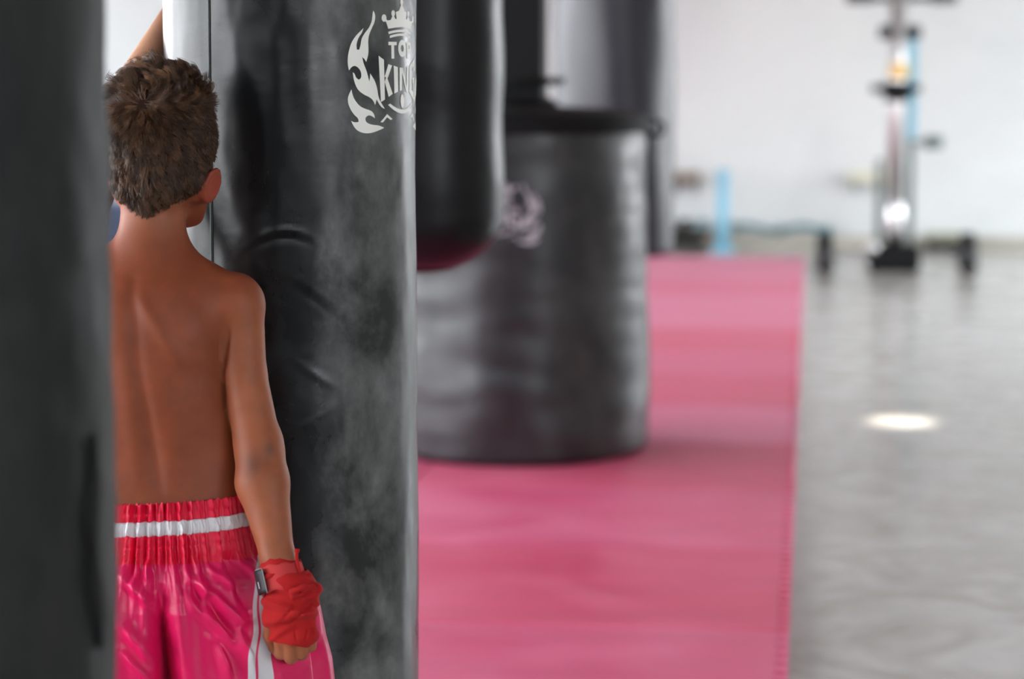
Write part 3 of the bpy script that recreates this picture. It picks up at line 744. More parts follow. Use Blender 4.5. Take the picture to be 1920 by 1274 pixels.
class Field:
    def __init__(s, xs, ys, zs):
        s.xs, s.ys, s.zs = [np.asarray(a, np.float32) for a in (xs, ys, zs)]
        s.f = np.full((len(xs), len(ys), len(zs)), 1.0, np.float32)
    def win(s, lo, hi):
        sl_ = []
        for a, l, h in zip((s.xs, s.ys, s.zs), lo, hi):
            i0 = max(int(np.searchsorted(a, l)) - 1, 0); i1 = min(int(np.searchsorted(a, h)) + 1, len(a)); sl_.append(slice(i0, max(i1, i0)))
        return tuple(sl_), s.xs[sl_[0]][:, None, None], s.ys[sl_[1]][None, :, None], s.zs[sl_[2]][None, None, :]
    def merge(s, w, d, k):
        if d.size == 0: return
        a = s.f[w]
        if k <= 0: s.f[w] = np.minimum(a, d); return
        h = np.maximum(k - np.abs(a - d), 0) / k
        s.f[w] = np.minimum(a, d) - h * h * k * .25
    def cap(s, a, b, r1, r2, k=.01, flat=None):
        a, b = np.asarray(a, float), np.asarray(b, float); m = max(r1, r2) + k + .02
        w, X, Y, Z = s.win(np.minimum(a, b) - m, np.maximum(a, b) + m)
        ba = b - a; L2 = float(ba @ ba) + 1e-12
        px, py, pz = X - a[0], Y - a[1], Z - a[2]
        t = np.clip((px * ba[0] + py * ba[1] + pz * ba[2]) / L2, 0, 1)
        dx, dy, dz = px - t * ba[0], py - t * ba[1], pz - t * ba[2]
        if flat is not None:                     # squash along a direction
            n, q = np.asarray(flat[0], float), flat[1]; n = n / np.linalg.norm(n)
            u = dx * n[0] + dy * n[1] + dz * n[2]
            d = np.sqrt(dx * dx + dy * dy + dz * dz + u * u * (q * q - 1))
        else: d = np.sqrt(dx * dx + dy * dy + dz * dz)
        s.merge(w, (d - (r1 + (r2 - r1) * t)).astype(np.float32), k)
    def ell(s, c, r, k=.01, R=None, op='add', ex=None):
        c, r = np.asarray(c, float), np.asarray(r, float); m = float(max(r)) + k + .02
        w, X, Y, Z = s.win(c - m, c + m); x, y, z = X - c[0], Y - c[1], Z - c[2]
        if R is not None:
            R = np.asarray(R); x, y, z = R[0, 0] * x + R[1, 0] * y + R[2, 0] * z, R[0, 1] * x + R[1, 1] * y + R[2, 1] * z, R[0, 2] * x + R[1, 2] * y + R[2, 2] * z
        if ex: d0 = (np.abs(x / r[0]) ** ex + np.abs(y / r[1]) ** ex + np.abs(z / r[2]) ** ex) ** (1 / ex)
        else: d0 = np.sqrt((x / r[0]) ** 2 + (y / r[1]) ** 2 + (z / r[2]) ** 2)
        d1 = np.sqrt((x / r[0] ** 2) ** 2 + (y / r[1] ** 2) ** 2 + (z / r[2] ** 2) ** 2) + 1e-6
        d = (d0 * (d0 - 1) / d1 if not ex else (d0 - 1) * float(min(r))).astype(np.float32)
        if op == 'add': s.merge(w, d, k)
        else:
            a = s.f[w]; h = np.maximum(k - np.abs(a + d), 0) / k if k > 0 else 0
            s.f[w] = np.maximum(a, -d) + h * h * k * .25
    def bumpf(s, fn, lo, hi):
        w, X, Y, Z = s.win(np.asarray(lo), np.asarray(hi)); s.f[w] += fn(X, Y, Z).astype(np.float32)
    def mesh(s):
        f = s.f; nx, ny, nz = f.shape; ins = f < 0
        c = ins[:-1, :-1, :-1].astype(np.int8)
        tot = np.zeros((nx - 1, ny - 1, nz - 1), np.int8)
        for i in (0, 1):
            for j in (0, 1):
                for k in (0, 1): tot += ins[i:nx - 1 + i, j:ny - 1 + j, k:nz - 1 + k]
        act = (tot > 0) & (tot < 8); I, J, K = np.nonzero(act)
        idx = np.full(act.shape, -1, np.int32); idx[I, J, K] = np.arange(len(I))
        acc = np.zeros((len(I), 3)); cnt = np.zeros(len(I))
        cor = [(i, j, k) for i in (0, 1) for j in (0, 1) for k in (0, 1)]
        ax = (s.xs, s.ys, s.zs)
        for a in cor:
            for dim in range(3):
                if a[dim]: continue
                b = list(a); b[dim] = 1
                fa = f[I + a[0], J + a[1], K + a[2]]; fb = f[I + b[0], J + b[1], K + b[2]]
                m = (fa < 0) != (fb < 0); t = np.where(m, fa / np.where(m, fa - fb, 1), 0)
                p = [ax[0][I + a[0]].astype(float), ax[1][J + a[1]].astype(float), ax[2][K + a[2]].astype(float)]
                q = ax[dim][(I, J, K)[dim] + 1].astype(float); p[dim] = p[dim] + (q - p[dim]) * t
                for e_ in range(3): acc[:, e_] += np.where(m, p[e_], 0)
                cnt += m
        V = acc / cnt[:, None]; faces = []
        for dim in range(3):
            u, v = (dim + 1) % 3, (dim + 2) % 3
            s0 = [slice(1, -1)] * 3; s0[dim] = slice(0, -1); s1 = list(s0); s1[dim] = slice(1, None)
            A, Bq = ins[tuple(s0)], ins[tuple(s1)]
            for flip in (0, 1):
                m = (A & ~Bq) if not flip else (~A & Bq)
                g_ = list(np.nonzero(m)); 
                for e_ in range(3):
                    if e_ != dim: g_[e_] = g_[e_] + 1
                def ci(du, dv):
                    h = [a.copy() for a in g_]; h[u] = h[u] - du; h[v] = h[v] - dv; return idx[h[0], h[1], h[2]]
                q = np.stack([ci(1, 1), ci(0, 1), ci(0, 0), ci(1, 0)], 1)
                if flip: q = q[:, ::-1]
                faces.append(q)
        return V, np.concatenate(faces)
def relax(V, Fc, n=2, lam=.5, mask=None):
    e = np.concatenate([Fc[:, [0, 1]], Fc[:, [1, 2]], Fc[:, [2, 3]], Fc[:, [3, 0]]]); e = np.concatenate([e, e[:, ::-1]])
    cnt = np.bincount(e[:, 0], minlength=len(V)).astype(float)
    for it in range(n * 2):
        l = lam if it % 2 == 0 else -lam * 1.02
        av = np.stack([np.bincount(e[:, 0], weights=V[e[:, 1], k], minlength=len(V)) for k in range(3)], 1) / cnt[:, None]
        V = V + l * (av - V)
    return V
def axis(segs):
    out = [segs[0][0]]
    for a, b, h in segs:
        n = max(1, int(round((b - a) / h))); out += [a + (b - a) * (i + 1) / n for i in range(n)]
    return np.array(out)
def rot(rx=0, ry=0, rz=0): return np.array((Matrix.Rotation(rz, 3, 'Z') @ Matrix.Rotation(ry, 3, 'Y') @ Matrix.Rotation(rx, 3, 'X')))

zhand0, zhand1 = B(550, 1262)[2], B(550, 1040)[2]
zneck = B(300, 470)[2]
fb_ = Field(axis([(-.24, -.10, .004), (-.10, .12, .0032), (.12, .30, .0027)]),
            axis([(-.24, -.05, .0033), (-.05, .20, .0035), (.20, .62, .0045)]),
            axis([(-.03, .06, .004), (.06, zhand0, .008), (zhand0, zhand1, .0026), (zhand1, zneck - .04, .0045), (zneck - .04, 1.44, .003), (1.44, 1.66, .004)]))
# torso: superelliptic sections along the spine
keys = [  # py, centre x px, half width px, half depth m, centre y m
    (430, 283, 38, .030, .024), (468, 283, 56, .044, .018), (488, 283, 76, .054, .014), (508, 283, 100, .062, .010), (530, 284, 118, .072, .006), (570, 285, 130, .080, .002), (620, 287, 136, .084, .0), (680, 288, 141, .085, .0),
    (740, 290, 150, .082, .002), (800, 292, 156, .077, .004), (860, 293, 168, .074, .006), (920, 295, 172, .075, .004),
    (980, 297, 167, .082, -.002), (1040, 298, 152, .088, -.006), (1100, 298, 150, .086, -.004), (1150, 298, 140, .076, .0)]
kz = np.array([B(k[1], k[0])[2] for k in keys])[::-1]
kc = np.array([B(k[1], k[0])[0] for k in keys])[::-1]; kw = np.array([k[2] * S for k in keys])[::-1]
kd = np.array([k[3] for k in keys])[::-1]; ky = np.array([k[4] for k in keys])[::-1]
def torso_d(X, Y, Z):
    zf = Z.ravel(); sh = (1, 1, -1)
    def sm(v):
        g_ = np.interp(zf, kz, v); return g_
    zt = np.linspace(zf[0] - .05, zf[-1] + .05, 600)
    def smooth(v):
        a = np.interp(zt, kz, v); ker = np.exp(-np.linspace(-2, 2, 41) ** 2); ker /= ker.sum()
        a = np.convolve(np.pad(a, 20, mode='edge'), ker, 'valid'); return np.interp(zf, zt, a).reshape(sh)
    c, a, d, y = smooth(kc), smooth(kw), smooth(kd), smooth(ky)
    n = 2.35
    q = (np.abs((X - c) / a) ** n + np.abs((Y - y) / d) ** n) ** (1 / n)
    dist = (q - 1) * np.minimum(a, d) * (.55 + .45 * np.minimum(1, 1.0))
    zc = np.maximum(Z - kz[-1], kz[0] - Z)
    return np.maximum(dist, zc)
w_, X, Y, Z = fb_.win((-.24, -.15, kz[0] - .01), (.26, .16, kz[-1] + .02))
fb_.merge(w_, torso_d(X, Y, Z).astype(np.float32), .02)
# neck, trapezius, shoulders
fb_.cap(B(283, 500, .012), B(288, 380, .030), .048, .0465, .025)
fb_.cap(B(300, 480, .016), B(388, 545, .008), .031, .033, .034)
fb_.cap(B(268, 480, .016), B(180, 528, .020), .031, .033, .034)
fb_.cap(B(388, 552, .0), B(446, 572, -.004), .034, .035, .03)
fb_.cap(B(180, 520, .012), B(118, 520, .04), .036, .036, .03)
# right arm, hanging, slightly behind the hip
SH, EL, WR = B(450, 570, -.006), B(486, 858, -.045), B(521, 1048, -.098)
fb_.ell(SH + [0, 0, -.004], (.031, .037, .046), .02)
fb_.cap(SH, B(456, 700, -.022), .034, .0335, .006)
fb_.cap(B(456, 700, -.022), EL + [0, 0, .01], .0335, .0335, .006)
fb_.cap(EL + [0, 0, .02], B(492, 905, -.06), .034, .037, .012)
fb_.cap(B(492, 905, -.06), WR, .0375, .0235, .012)
fb_.ell(EL + [-.004, -.024, -.004], (.013, .011, .016), .014)
fb_.ell(EL + [.018, -.020, .008], (.009, .009, .012), .012)
# left arm: raised forward and up, hand resting on the far side of the bag
SHL, ELL, WRL = B(135, 500, .05), B(200, 250, .274), B(343, 4, .515)
fb_.ell(SHL, (.036, .042, .040), .03)
fb_.cap(SHL, SHL * .45 + ELL * .55, .035, .033, .012)
fb_.cap(SHL * .45 + ELL * .55, ELL, .033, .031, .01)
mid = ELL * .7 + WRL * .3
fb_.cap(ELL, mid, .030, .0315, .012); fb_.cap(mid, WRL, .0315, .0225, .012)
dL = (WRL - ELL) / np.linalg.norm(WRL - ELL)
bcl = (bc - ploc); bcl = np.array([np.dot(bcl, RGT), np.dot(bcl, FWH)])          # bag axis in his frame
def onbag(th, z, off):   # th measured from the side away from the camera, towards his left
    return np.array([bcl[0] - math.sin(th) * (BR + off), bcl[1] + math.cos(th) * (BR + off), z])
tw = math.atan2(-(WRL[0] - bcl[0]), WRL[1] - bcl[1]); zw = WRL[2]
pa = onbag(tw - .12, zw + .035, .030); pb2 = onbag(tw - .26, zw + .062, .027)
fb_.cap(WRL, pa, .023, .024, .012); fb_.cap(pa, pb2, .026, .024, .008)
for i, (dz, ln, r) in enumerate(((.028, .062, .0078), (.010, .068, .008), (-.009, .063, .0078), (-.026, .05, .0068))):
    a0 = onbag(tw - .30, zw + .068 + dz, .0165); a1 = onbag(tw - .30 - ln * .45 / BR, zw + .074 + dz * 1.25, .0155); a2 = onbag(tw - .30 - ln / BR, zw + .074 + dz * 1.35, .0115)
    fb_.cap(a0, a1, r * 1.05, r, .004); fb_.cap(a1, a2, r, r * .82, .003)
fb_.cap(onbag(tw - .10, zw + .058, .020), onbag(tw - .16, zw + .100, .0165), .010, .0085, .008); fb_.cap(onbag(tw - .16, zw + .100, .0165), onbag(tw - .24, zw + .118, .0125), .0085, .007, .003)
# right hand: back of the hand towards the camera, fingers loosely curled away
KN = [B(524, 1190, -.118), B(544, 1197, -.121), B(564, 1191, -.120), B(581, 1180, -.116)]
PC = B(548, 1120, -.113)
fb_.cap(WR, PC, .0235, .021, .012, flat=((0, 1, 0), 1.15))
for q, r in zip(KN, (.0118, .012, .0115, .0105)):
    fb_.cap(WR * .35 + PC * .65 + (q - PC) * [.55, 0, 0], q, .0135, r, .010)
FL = [((527, 1226, -.110), (524, 1226, -.086), (522, 1206, -.080)), ((546, 1234, -.113), (544, 1235, -.087), (541, 1212, -.080)),
      ((566, 1227, -.112), (563, 1229, -.088), (560, 1207, -.081)), ((583, 1213, -.108), (580, 1214, -.088), (577, 1196, -.083))]
for q, (a, b_, c), r in zip(KN, FL, (.0092, .0094, .0089, .0080)):
    a, b_, c = B(*a), B(*b_), B(*c)
    fb_.cap(q, a, r * 1.1, r, .0022); fb_.cap(a, b_, r, r * .94, .0015); fb_.cap(b_, c, r * .93, r * .82, .0015)
TH = [B(516, 1110, -.104), B(509, 1160, -.100), B(507, 1192, -.096), B(514, 1216, -.093)]
fb_.cap(TH[0], TH[1], .0135, .0118, .010); fb_.cap(TH[1], TH[2], .0112, .0102, .004); fb_.cap(TH[2], TH[3], .0102, .0085, .003)
# legs and feet (below the frame, standing on the mat)
for sx in (-1, 1):
    hip = np.array([kc[3] + sx * .070, .0, B(300, 1150)[2]]); kn = np.array([kc[3] + sx * .085, .015, .40]); an = np.array([kc[3] + sx * .095, -.015, .072])
    fb_.cap(hip, kn, .068, .044, .02); fb_.ell(kn + [0, .012, 0], (.040, .042, .050), .02)
    fb_.cap(kn, kn * .68 + an * .32 + [0, -.016, 0], .042, .045, .02); fb_.cap(kn * .68 + an * .32 + [0, -.016, 0], an, .045, .027, .02)
    fb_.ell(an + [0, -.018, -.038], (.024, .030, .030), .015)
    fb_.cap(an + [0, .0, -.036], an + [sx * .006, .115, -.052], .030, .019, .02, flat=((1, 0, 0), .82))
    for t in range(5):
        fx = sx * (.024 - t * .0125) * -1
        fb_.cap(an + [sx * .008 + fx, .115, -.055], an + [sx * .010 + fx * 1.15, .150 - (.004 + .005 * t), -.060], .0105 if t == 0 else .0085, .0115 if t == 0 else .008, .004)
# back relief: spine furrow, shoulder blades, small of the back
def back(X, Y, Z):
    mk = (Y < .045)
    o = 0
    def P2(px, py): q = B(px, py, -.07); return q[0], q[2]
    def seg(p, q, w, h):
        (ax, az), (bx, bz) = P2(*p), P2(*q); dx, dz = bx - ax, bz - az; l2 = dx * dx + dz * dz
        t = np.clip(((X - ax) * dx + (Z - az) * dz) / l2, 0, 1)
        d2 = (X - ax - t * dx) ** 2 + (Z - az - t * dz) ** 2
        return h * np.exp(-d2 / w ** 2) * (0.35 + .65 * np.sin(PI * (.12 + .76 * t)))
    def gs(p, wx, wz, h, an=0):
        ax, az = P2(*p); u, v_ = X - ax, Z - az; c, s_ = math.cos(an), math.sin(an); u, v_ = u * c + v_ * s_, -u * s_ + v_ * c
        return h * np.exp(-(u / wx) ** 2 - (v_ / wz) ** 2)
    o = o + seg((262, 560), (334, 668), .011, -.0052)                 # inner border of the right shoulder blade
    o = o + gs((372, 610), .036, .050, -.0060, -.3)                     # the blade
    o = o + gs((352, 712), .034, .020, .0018, .35)                      # hollow below it
    o = o + seg((425, 628), (415, 700), .0032, .0050) + seg((415, 690), (415, 770), .0030, .0032)
    o = o + gs((205, 590), .034, .050, -.0070, .4)
    o = o + seg((248, 530), (262, 690), .010, .0042) + seg((262, 690), (300, 920), .0095, .0052)   # spine furrow
    o = o + seg((238, 700), (258, 900), .014, -.0030) + seg((312, 720), (330, 900), .020, -.0022)
    o = o + seg((405, 720), (395, 860), .020, .002)
    return np.where(mk, o, 0)
fb_.bumpf(back, (-.2, -.14, B(300, 935)[2]), (.16, .045, B(300, 455)[2]))

# head, turned a little to the right
HC = B(303, 262, .040)
HR = rot(math.radians(-4), math.radians(-4), math.radians(-10))
def H(x, y, z): return HC + HR @ np.array([x, y, z])
def hell(c, r, k=.01, op='add', R=None): fb_.ell(H(*c), r, k, HR if R is None else HR @ R, op)
hell((0, -.010, .010), (.0715, .090, .083), .01)
hell((0, -.034, -.052), (.054, .046, .046), .03)
for sx in (-1, 1): hell((sx * .048, -.004, -.056), (.020, .032, .036), .02)
hell((0, .022, -.006), (.066, .066, .080), .02)
FZ = -.024
hell((0, .050, -.072), (.044, .046, .050), .022)           # jaw and cheeks
hell((0, .084, -.114), (.020, .016, .014), .016)           # chin
fb_.cap(H(-.046, .012, -.074), H(-.020, .070, -.110), .015, .013, .02); fb_.cap(H(.046, .012, -.074), H(.020, .070, -.110), .015, .013, .02)
for sx in (-1, 1):
    hell((sx * .033, .070, -.034 + FZ), (.022, .018, .018), .014)   # cheek
    hell((sx * .030, .092, -.004 + FZ), (.015, .012, .010), .006, 'cut')   # eye socket
    hell((sx * .030, .079, -.004 + FZ), (.0118, .0115, .0105), .003)        # eyeball under lid
    fb_.cap(H(sx * .014, .086, .014 + FZ), H(sx * .044, .076, .014 + FZ), .006, .005, .010)  # brow
fb_.cap(H(0, .088, .002 + FZ), H(0, .104, -.034 + FZ), .0055, .0085, .008); hell((-.009, .096, -.037 + FZ), (.006, .007, .005), .005); hell((.009, .096, -.037 + FZ), (.006, .007, .005), .005)
fb_.cap(H(-.018, .087, -.062 + FZ), H(.018, .087, -.062 + FZ), .0045, .0045, .004); fb_.cap(H(-.016, .0885, -.0565 + FZ), H(.016, .0885, -.0565 + FZ), .0038, .0038, .004)
hell((0, .094, -.0594 + FZ), (.022, .006, .0010), .001, 'cut')
# ears: flaring out from the sides of the head
earc = []
for sx in (-1, 1):
    Re = rot(math.radians(-10), math.radians(sx * 14), math.radians(sx * -38 if sx > 0 else 38))
    c = (sx * .0735, -.006, -.072); earc.append(H(*c))
    R_ = rot(0, math.radians(sx * 24), math.radians(-sx * 27))
    fb_.ell(H(*c), (.0060, .0175, .0280), .006, HR @ R_)
    fb_.ell(H(sx * .060, .002, -.086), (.006, .009, .010), .005, HR @ R_)
    cc = np.array(c) + R_ @ np.array([sx * .006, .0, .002]); fb_.ell(HC + HR @ cc, (.0042, .0115, .019), .003, HR @ R_, 'cut')
V, Fc = fb_.mesh()
V = relax(V, Fc, 3, .45)
body = npmesh('body', V, Fc, M['skin'], boy)
# skin tones
tone = np.tile(np.array([.24, .056, .021]), (len(V), 1))
def zone(c, r, colr, amt=1.0, pw=2):
    global tone
    d = np.linalg.norm((V - np.asarray(c)) / np.asarray(r), axis=1); wgt = (np.exp(-d ** pw) * amt)[:, None]
    tone = tone * (1 - wgt) + np.array(colr) * wgt
for c in earc: zone(c, (.022, .03, .038), (.31, .048, .027), .85, 4)
zone(B(292, 405, 0), (.06, .06, .03), (.42, .16, .085), .5)
for q in FL: zone(B(*q[0]), (.012, .02, .012), (.30, .12, .068), .5)
zone(WRL * .5 + ELL * .5, (.09, .09, .16), (.62, .33, .20), .9, 3)  # raised forearm: light falling on it is put into the skin colour
zone(H(0, .09, -.059 + FZ), (.024, .02, .008), (.42, .09, .07), .8)
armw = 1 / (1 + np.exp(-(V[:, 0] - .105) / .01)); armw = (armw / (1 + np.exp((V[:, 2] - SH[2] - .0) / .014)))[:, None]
tone = tone * (1 - armw * .5) + np.array([.40, .128, .054]) * armw * .5  # right arm paler: its side light is painted into the tone
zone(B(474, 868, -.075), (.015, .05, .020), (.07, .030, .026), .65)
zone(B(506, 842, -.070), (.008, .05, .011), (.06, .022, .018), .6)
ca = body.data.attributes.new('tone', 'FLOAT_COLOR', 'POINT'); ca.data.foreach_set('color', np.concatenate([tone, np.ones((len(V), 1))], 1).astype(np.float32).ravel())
# eyes
for sx in (-1, 1):
    bm = bmesh.new(); bmesh.ops.create_uvsphere(bm, u_segments=20, v_segments=14, radius=.0098, matrix=Matrix.Translation(H(sx * .030, .0822, -.004 + FZ)))
    e = obj('eye', bm, mat('eye_white', (.75, .72, .70), .2), boy)
    bm = bmesh.new(); bmesh.ops.create_uvsphere(bm, u_segments=16, v_segments=10, radius=.0046, matrix=Matrix.Translation(H(sx * .030, .0880, -.004 + FZ)))
    obj('iris', bm, mat('brown_iris', (.05, .02, .01), .15), e)

# ------------------------------------------------------------------ hair
ih = np.linalg.inv(HR)
Hl = (V - HC) @ ih.T
az = np.arctan2(Hl[:, 0], -Hl[:, 1])            # 0 = back of the head, + = right
def hairline(az):
    a = np.abs(az)
    xs_ = [0, .35, .8, 1.15, 1.42, 1.62, 1.85, 2.1, 2.4, 3.15]; zs2 = [-.108, -.100, -.092, -.080, -.060, -.046, -.052, .010, .044, .054]
    return np.interp(a, xs_, zs2)
rad = np.linalg.norm(Hl[:, :2], axis=1)
inz = (Hl[:, 2] > hairline(az)) & (np.linalg.norm(Hl / np.array([.0715, .095, .1]), axis=1) < 1.35) & ((np.abs(Hl[:, 0]) < .0765) | (Hl[:, 2] > -.03)) & (np.linalg.norm((Hl - np.array([.0735, -.006, -.072])) / np.array([.019, .024, .032]), axis=1) > 1) & (np.linalg.norm((Hl - np.array([-.0735, -.006, -.072])) / np.array([.019, .024, .032]), axis=1) > 1)
fm = inz[Fc].all(1); hf = Fc[fm]
# undercoat hugging the skull
used_, inv = np.unique(hf, return_inverse=True); cv = V[used_]
nrm = np.zeros_like(V)
fn = np.cross(V[Fc[:, 2]] - V[Fc[:, 0]], V[Fc[:, 3]] - V[Fc[:, 1]])
for k in range(4): np.add.at(nrm, Fc[:, k], fn)
nrm /= np.linalg.norm(nrm, axis=1)[:, None] + 1e-12
hair_cap = npmesh('hair', cv + nrm[used_] * .0007, inv.reshape(hf.shape), M['scalp'], boy)
# strands
NS = 60000
A_ = np.linalg.norm(fn[fm], axis=1); pick = RNG.choice(len(hf), NS, p=A_ / A_.sum())
wv = RNG.random((NS, 4)) + .02; wv /= wv.sum(1)[:, None]
roots = (V[hf[pick]] * wv[:, :, None]).sum(1); rn = (nrm[hf[pick]] * wv[:, :, None]).sum(1); rn /= np.linalg.norm(rn, axis=1)[:, None]
rl = (roots - HC) @ ih.T; rnl = rn @ ih.T
up = np.clip((rl[:, 2] - .035) / .045, 0, 1); up = up * up * (3 - 2 * up)        # 0 short sides .. 1 long curly top
crown = np.array([.002, -.078, .028])
dvec = rl - crown; dist_c = np.linalg.norm(dvec, axis=1)
comb = dvec / (dist_c[:, None] + 1e-6) * np.clip(dist_c / .022, 0, 1)[:, None]
down = np.tile(np.array([0, 0, -1.0]), (NS, 1))
comb = comb * (.75) + down * (.55 * (1 - up))[:, None]
fwd = np.array([0, 1.0, .1]); comb = comb + fwd * (.5 * up)[:, None]
comb -= rnl * (comb * rnl).sum(1)[:, None]; comb /= np.linalg.norm(comb, axis=1)[:, None] + 1e-9
sw = np.cross(rnl, comb); comb = comb * np.clip(dist_c / .022, .05, 1)[:, None]
# clumps share a wave
NCL = 1300
cc = rl[RNG.choice(NS, NCL, replace=False)]
cid = np.zeros(NS, int)
for i0 in range(0, NS, 2000):
    d2 = ((rl[i0:i0 + 2000, None, :] - cc[None]) ** 2).sum(2); cid[i0:i0 + 2000] = d2.argmin(1)
cph = RNG.random(NCL) * 6.28; camp = .4 + RNG.random(NCL) * .9; csw = RNG.normal(0, .45, NCL); clen = .8 + RNG.random(NCL) * .45; ccol = RNG.random(NCL); clift = RNG.normal(0, .22, NCL)
edge = np.clip((rl[:, 2] - hairline(np.arctan2(rl[:, 0], -rl[:, 1]))) / .022, .12, 1)
length = (.0135 + .034 * up) * clen[cid] * (.75 + .5 * RNG.random(NS)) * (.40 + .60 * edge)
tail = np.exp(-((rl[:, 0] + .016) / .014) ** 2 - ((rl[:, 2] + .092) / .022) ** 2); length += .012 * tail
side_sq = np.clip(np.abs(rl[:, 0]) / .07, 0, 1) * np.clip((rl[:, 2] + .02) / .06, 0, 1)
lift = .72 + .25 * up + .25 * side_sq + clift[cid] * (.5 + .5 * up) + RNG.normal(0, .08, NS) - .2 * (1 - edge)
NSEG = 7
pts = np.zeros((NS, NSEG, 3)); pts[:, 0] = rl + rnl * -.001
dirv = rnl * lift[:, None] + comb * (1.05 - .35 * up)[:, None] + sw * (csw[cid] * .8)[:, None]
dirv /= np.linalg.norm(dirv, axis=1)[:, None]
curl = (.35 + 2.2 * up) * camp[cid]
step = length / (NSEG - 1)
jit = RNG.normal(0, .07, (NS, 3))
for k in range(1, NSEG):
    t = k / (NSEG - 1)
    ph = cph[cid] + t * (2.0 + 3.4 * up) * (1 + .2 * csw[cid])
    d = dirv + sw * (np.sin(ph) * curl * .75)[:, None] + rnl * ((np.cos(ph) * curl * .45) - .42 * t * (1 - .1 * up))[:, None] + jit
    d /= np.linalg.norm(d, axis=1)[:, None]
    pts[:, k] = pts[:, k - 1] + d * step[:, None]
# draw strands of a clump together
for k in range(2, NSEG):
    cm = np.stack([np.bincount(cid, weights=pts[:, k, a], minlength=NCL) for a in range(3)], 1) / np.maximum(np.bincount(cid, minlength=NCL), 1)[:, None]
    g_ = (.10 + .42 * up)[:, None] * (k / (NSEG - 1)); pts[:, k] = pts[:, k] * (1 - g_) + cm[cid] * g_
W = pts @ HR.T + HC
tg = np.gradient(W, axis=1); tg /= np.linalg.norm(tg, axis=2)[:, :, None] + 1e-9
ref = np.array([.3, .2, .93]); a1 = np.cross(tg, ref); a1 /= np.linalg.norm(a1, axis=2)[:, :, None] + 1e-9; a2_ = np.cross(tg, a1)
rr = np.linspace(1, .35, NSEG)[None, :, None] * (.00042 + .00012 * RNG.random(NS))[:, None, None]
ringv = [W + (a1 * math.cos(q) + a2_ * math.sin(q)) * rr for q in (0, 2.094, 4.189)]
VV = np.stack(ringv, 2).reshape(-1, 3)
base = (np.arange(NS) * NSEG * 3)[:, None, None]; kk = (np.arange(NSEG - 1) * 3)[None, :, None]
qf = []
for q in range(3):
    r_ = (q + 1) % 3; qf.append(np.stack([base + kk + q, base + kk + r_, base + kk + 3 + r_, base + kk + 3 + q], -1).reshape(-1, 4))
strands = npmesh('hair_strands', VV, np.concatenate(qf), M['hair'], hair_cap)
strands['kind'] = 'stuff'
hc = np.array([.028, .0135, .0085])[None] * (1 - ccol[cid][:, None] * .0) ; gold = np.array([.25, .122, .060]); mixv = np.clip(ccol[cid] ** 2 * .55 + RNG.random(NS) ** 3 * .6 + .45 * up * ccol[cid] ** 3, 0, 1)[:, None]
hcol = hc * (1 - mixv) + gold * mixv
hcol = np.repeat(hcol[:, None, :], NSEG * 3, 1).reshape(-1, 3)
ca = strands.data.attributes.new('tone', 'FLOAT_COLOR', 'POINT'); ca.data.foreach_set('color', np.concatenate([hcol, np.ones((len(hcol), 1))], 1).astype(np.float32).ravel())
# a few loose curls standing off the top
for (px, py, r, a0, a1q, dy) in ((288, 122, 13, 2.9, .2, .03), (327, 126, 12, 3.1, -.5, .03), (352, 138, 18, 2.6, -.3, .02), (376, 150, 13, 2.4, -.7, .02), (392, 158, 9, 2.6, .3, .02), (225, 160, 14, 3.3, 1.1, .02)):
    for j in range(3):
        bm = bmesh.new(); pp = []
        for i in range(15):
            a = a0 + (a1q - a0) * i / 14; rj = r * (1 + .12 * j); pp.append(tuple(B(px + j * 2 + rj * math.cos(a), py + 8 - rj * math.sin(a), dy + .004 * j)))
        tube(bm, pp, [.00055 * (1 - .5 * i / 14) for i in range(15)], 5); e = obj('curl', bm, M['hair'], hair_cap)
        ca = e.data.attributes.new('tone', 'FLOAT_COLOR', 'POINT'); n_ = len(e.data.vertices); ca.data.foreach_set('color', np.tile(np.array([.06, .022, .014, 1], np.float32), n_))

# ------------------------------------------------------------------ shorts
zt_, zb_ = B(330, 926)[2], .40
zband = B(330, 1033)[2]
rk = [  # py, centre px, right half px, left half px, half depth m, centre y
    (926, 300, 179, 180, .086, .002), (972, 300, 182, 184, .090, .0), (1033, 300, 195, 194, .098, -.002), (1065, 300, 236, 220, .112, .0), (1120, 300, 282, 235, .124, .004),
    (1180, 300, 302, 255, .128, .008), (1240, 300, 318, 268, .132, .010), (1400, 300, 335, 280, .138, .012), (1420, 300, 338, 282, .14, .012)]
rz_ = np.array([B(300, k[0])[2] for k in rk])[::-1]
RK = [np.array([(B(k[1], 900)[0] if i == 1 else (k[i] * S if i in (2, 3) else k[i])) for k in rk])[::-1] for i in range(1, 6)]
def sm01(x): x = np.clip(x, 0, 1); return x * x * (3 - 2 * x)
PHN = 1100; ph = np.arange(PHN) * 2 * PI / PHN           # 0 = +x (right), -pi/2 = towards the camera
def rip(ph, seed, n):
    r0 = np.random.default_rng(seed); o = 0
    for i in range(5):
        o = o + np.sin(ph * (n + r0.integers(-n // 4, n // 4 + 1)) + r0.random() * 6.28) * (.5 + .5 * r0.random())
    return o / 2.2
fold_a = rip(ph, 3, 22); fold_b = rip(ph, 5, 13); fold_c = rip(ph, 9, 40); gath = rip(ph, 11, 62); gath2 = rip(ph, 13, 92); gath3 = 1.3 * rip(ph, 21, 34)
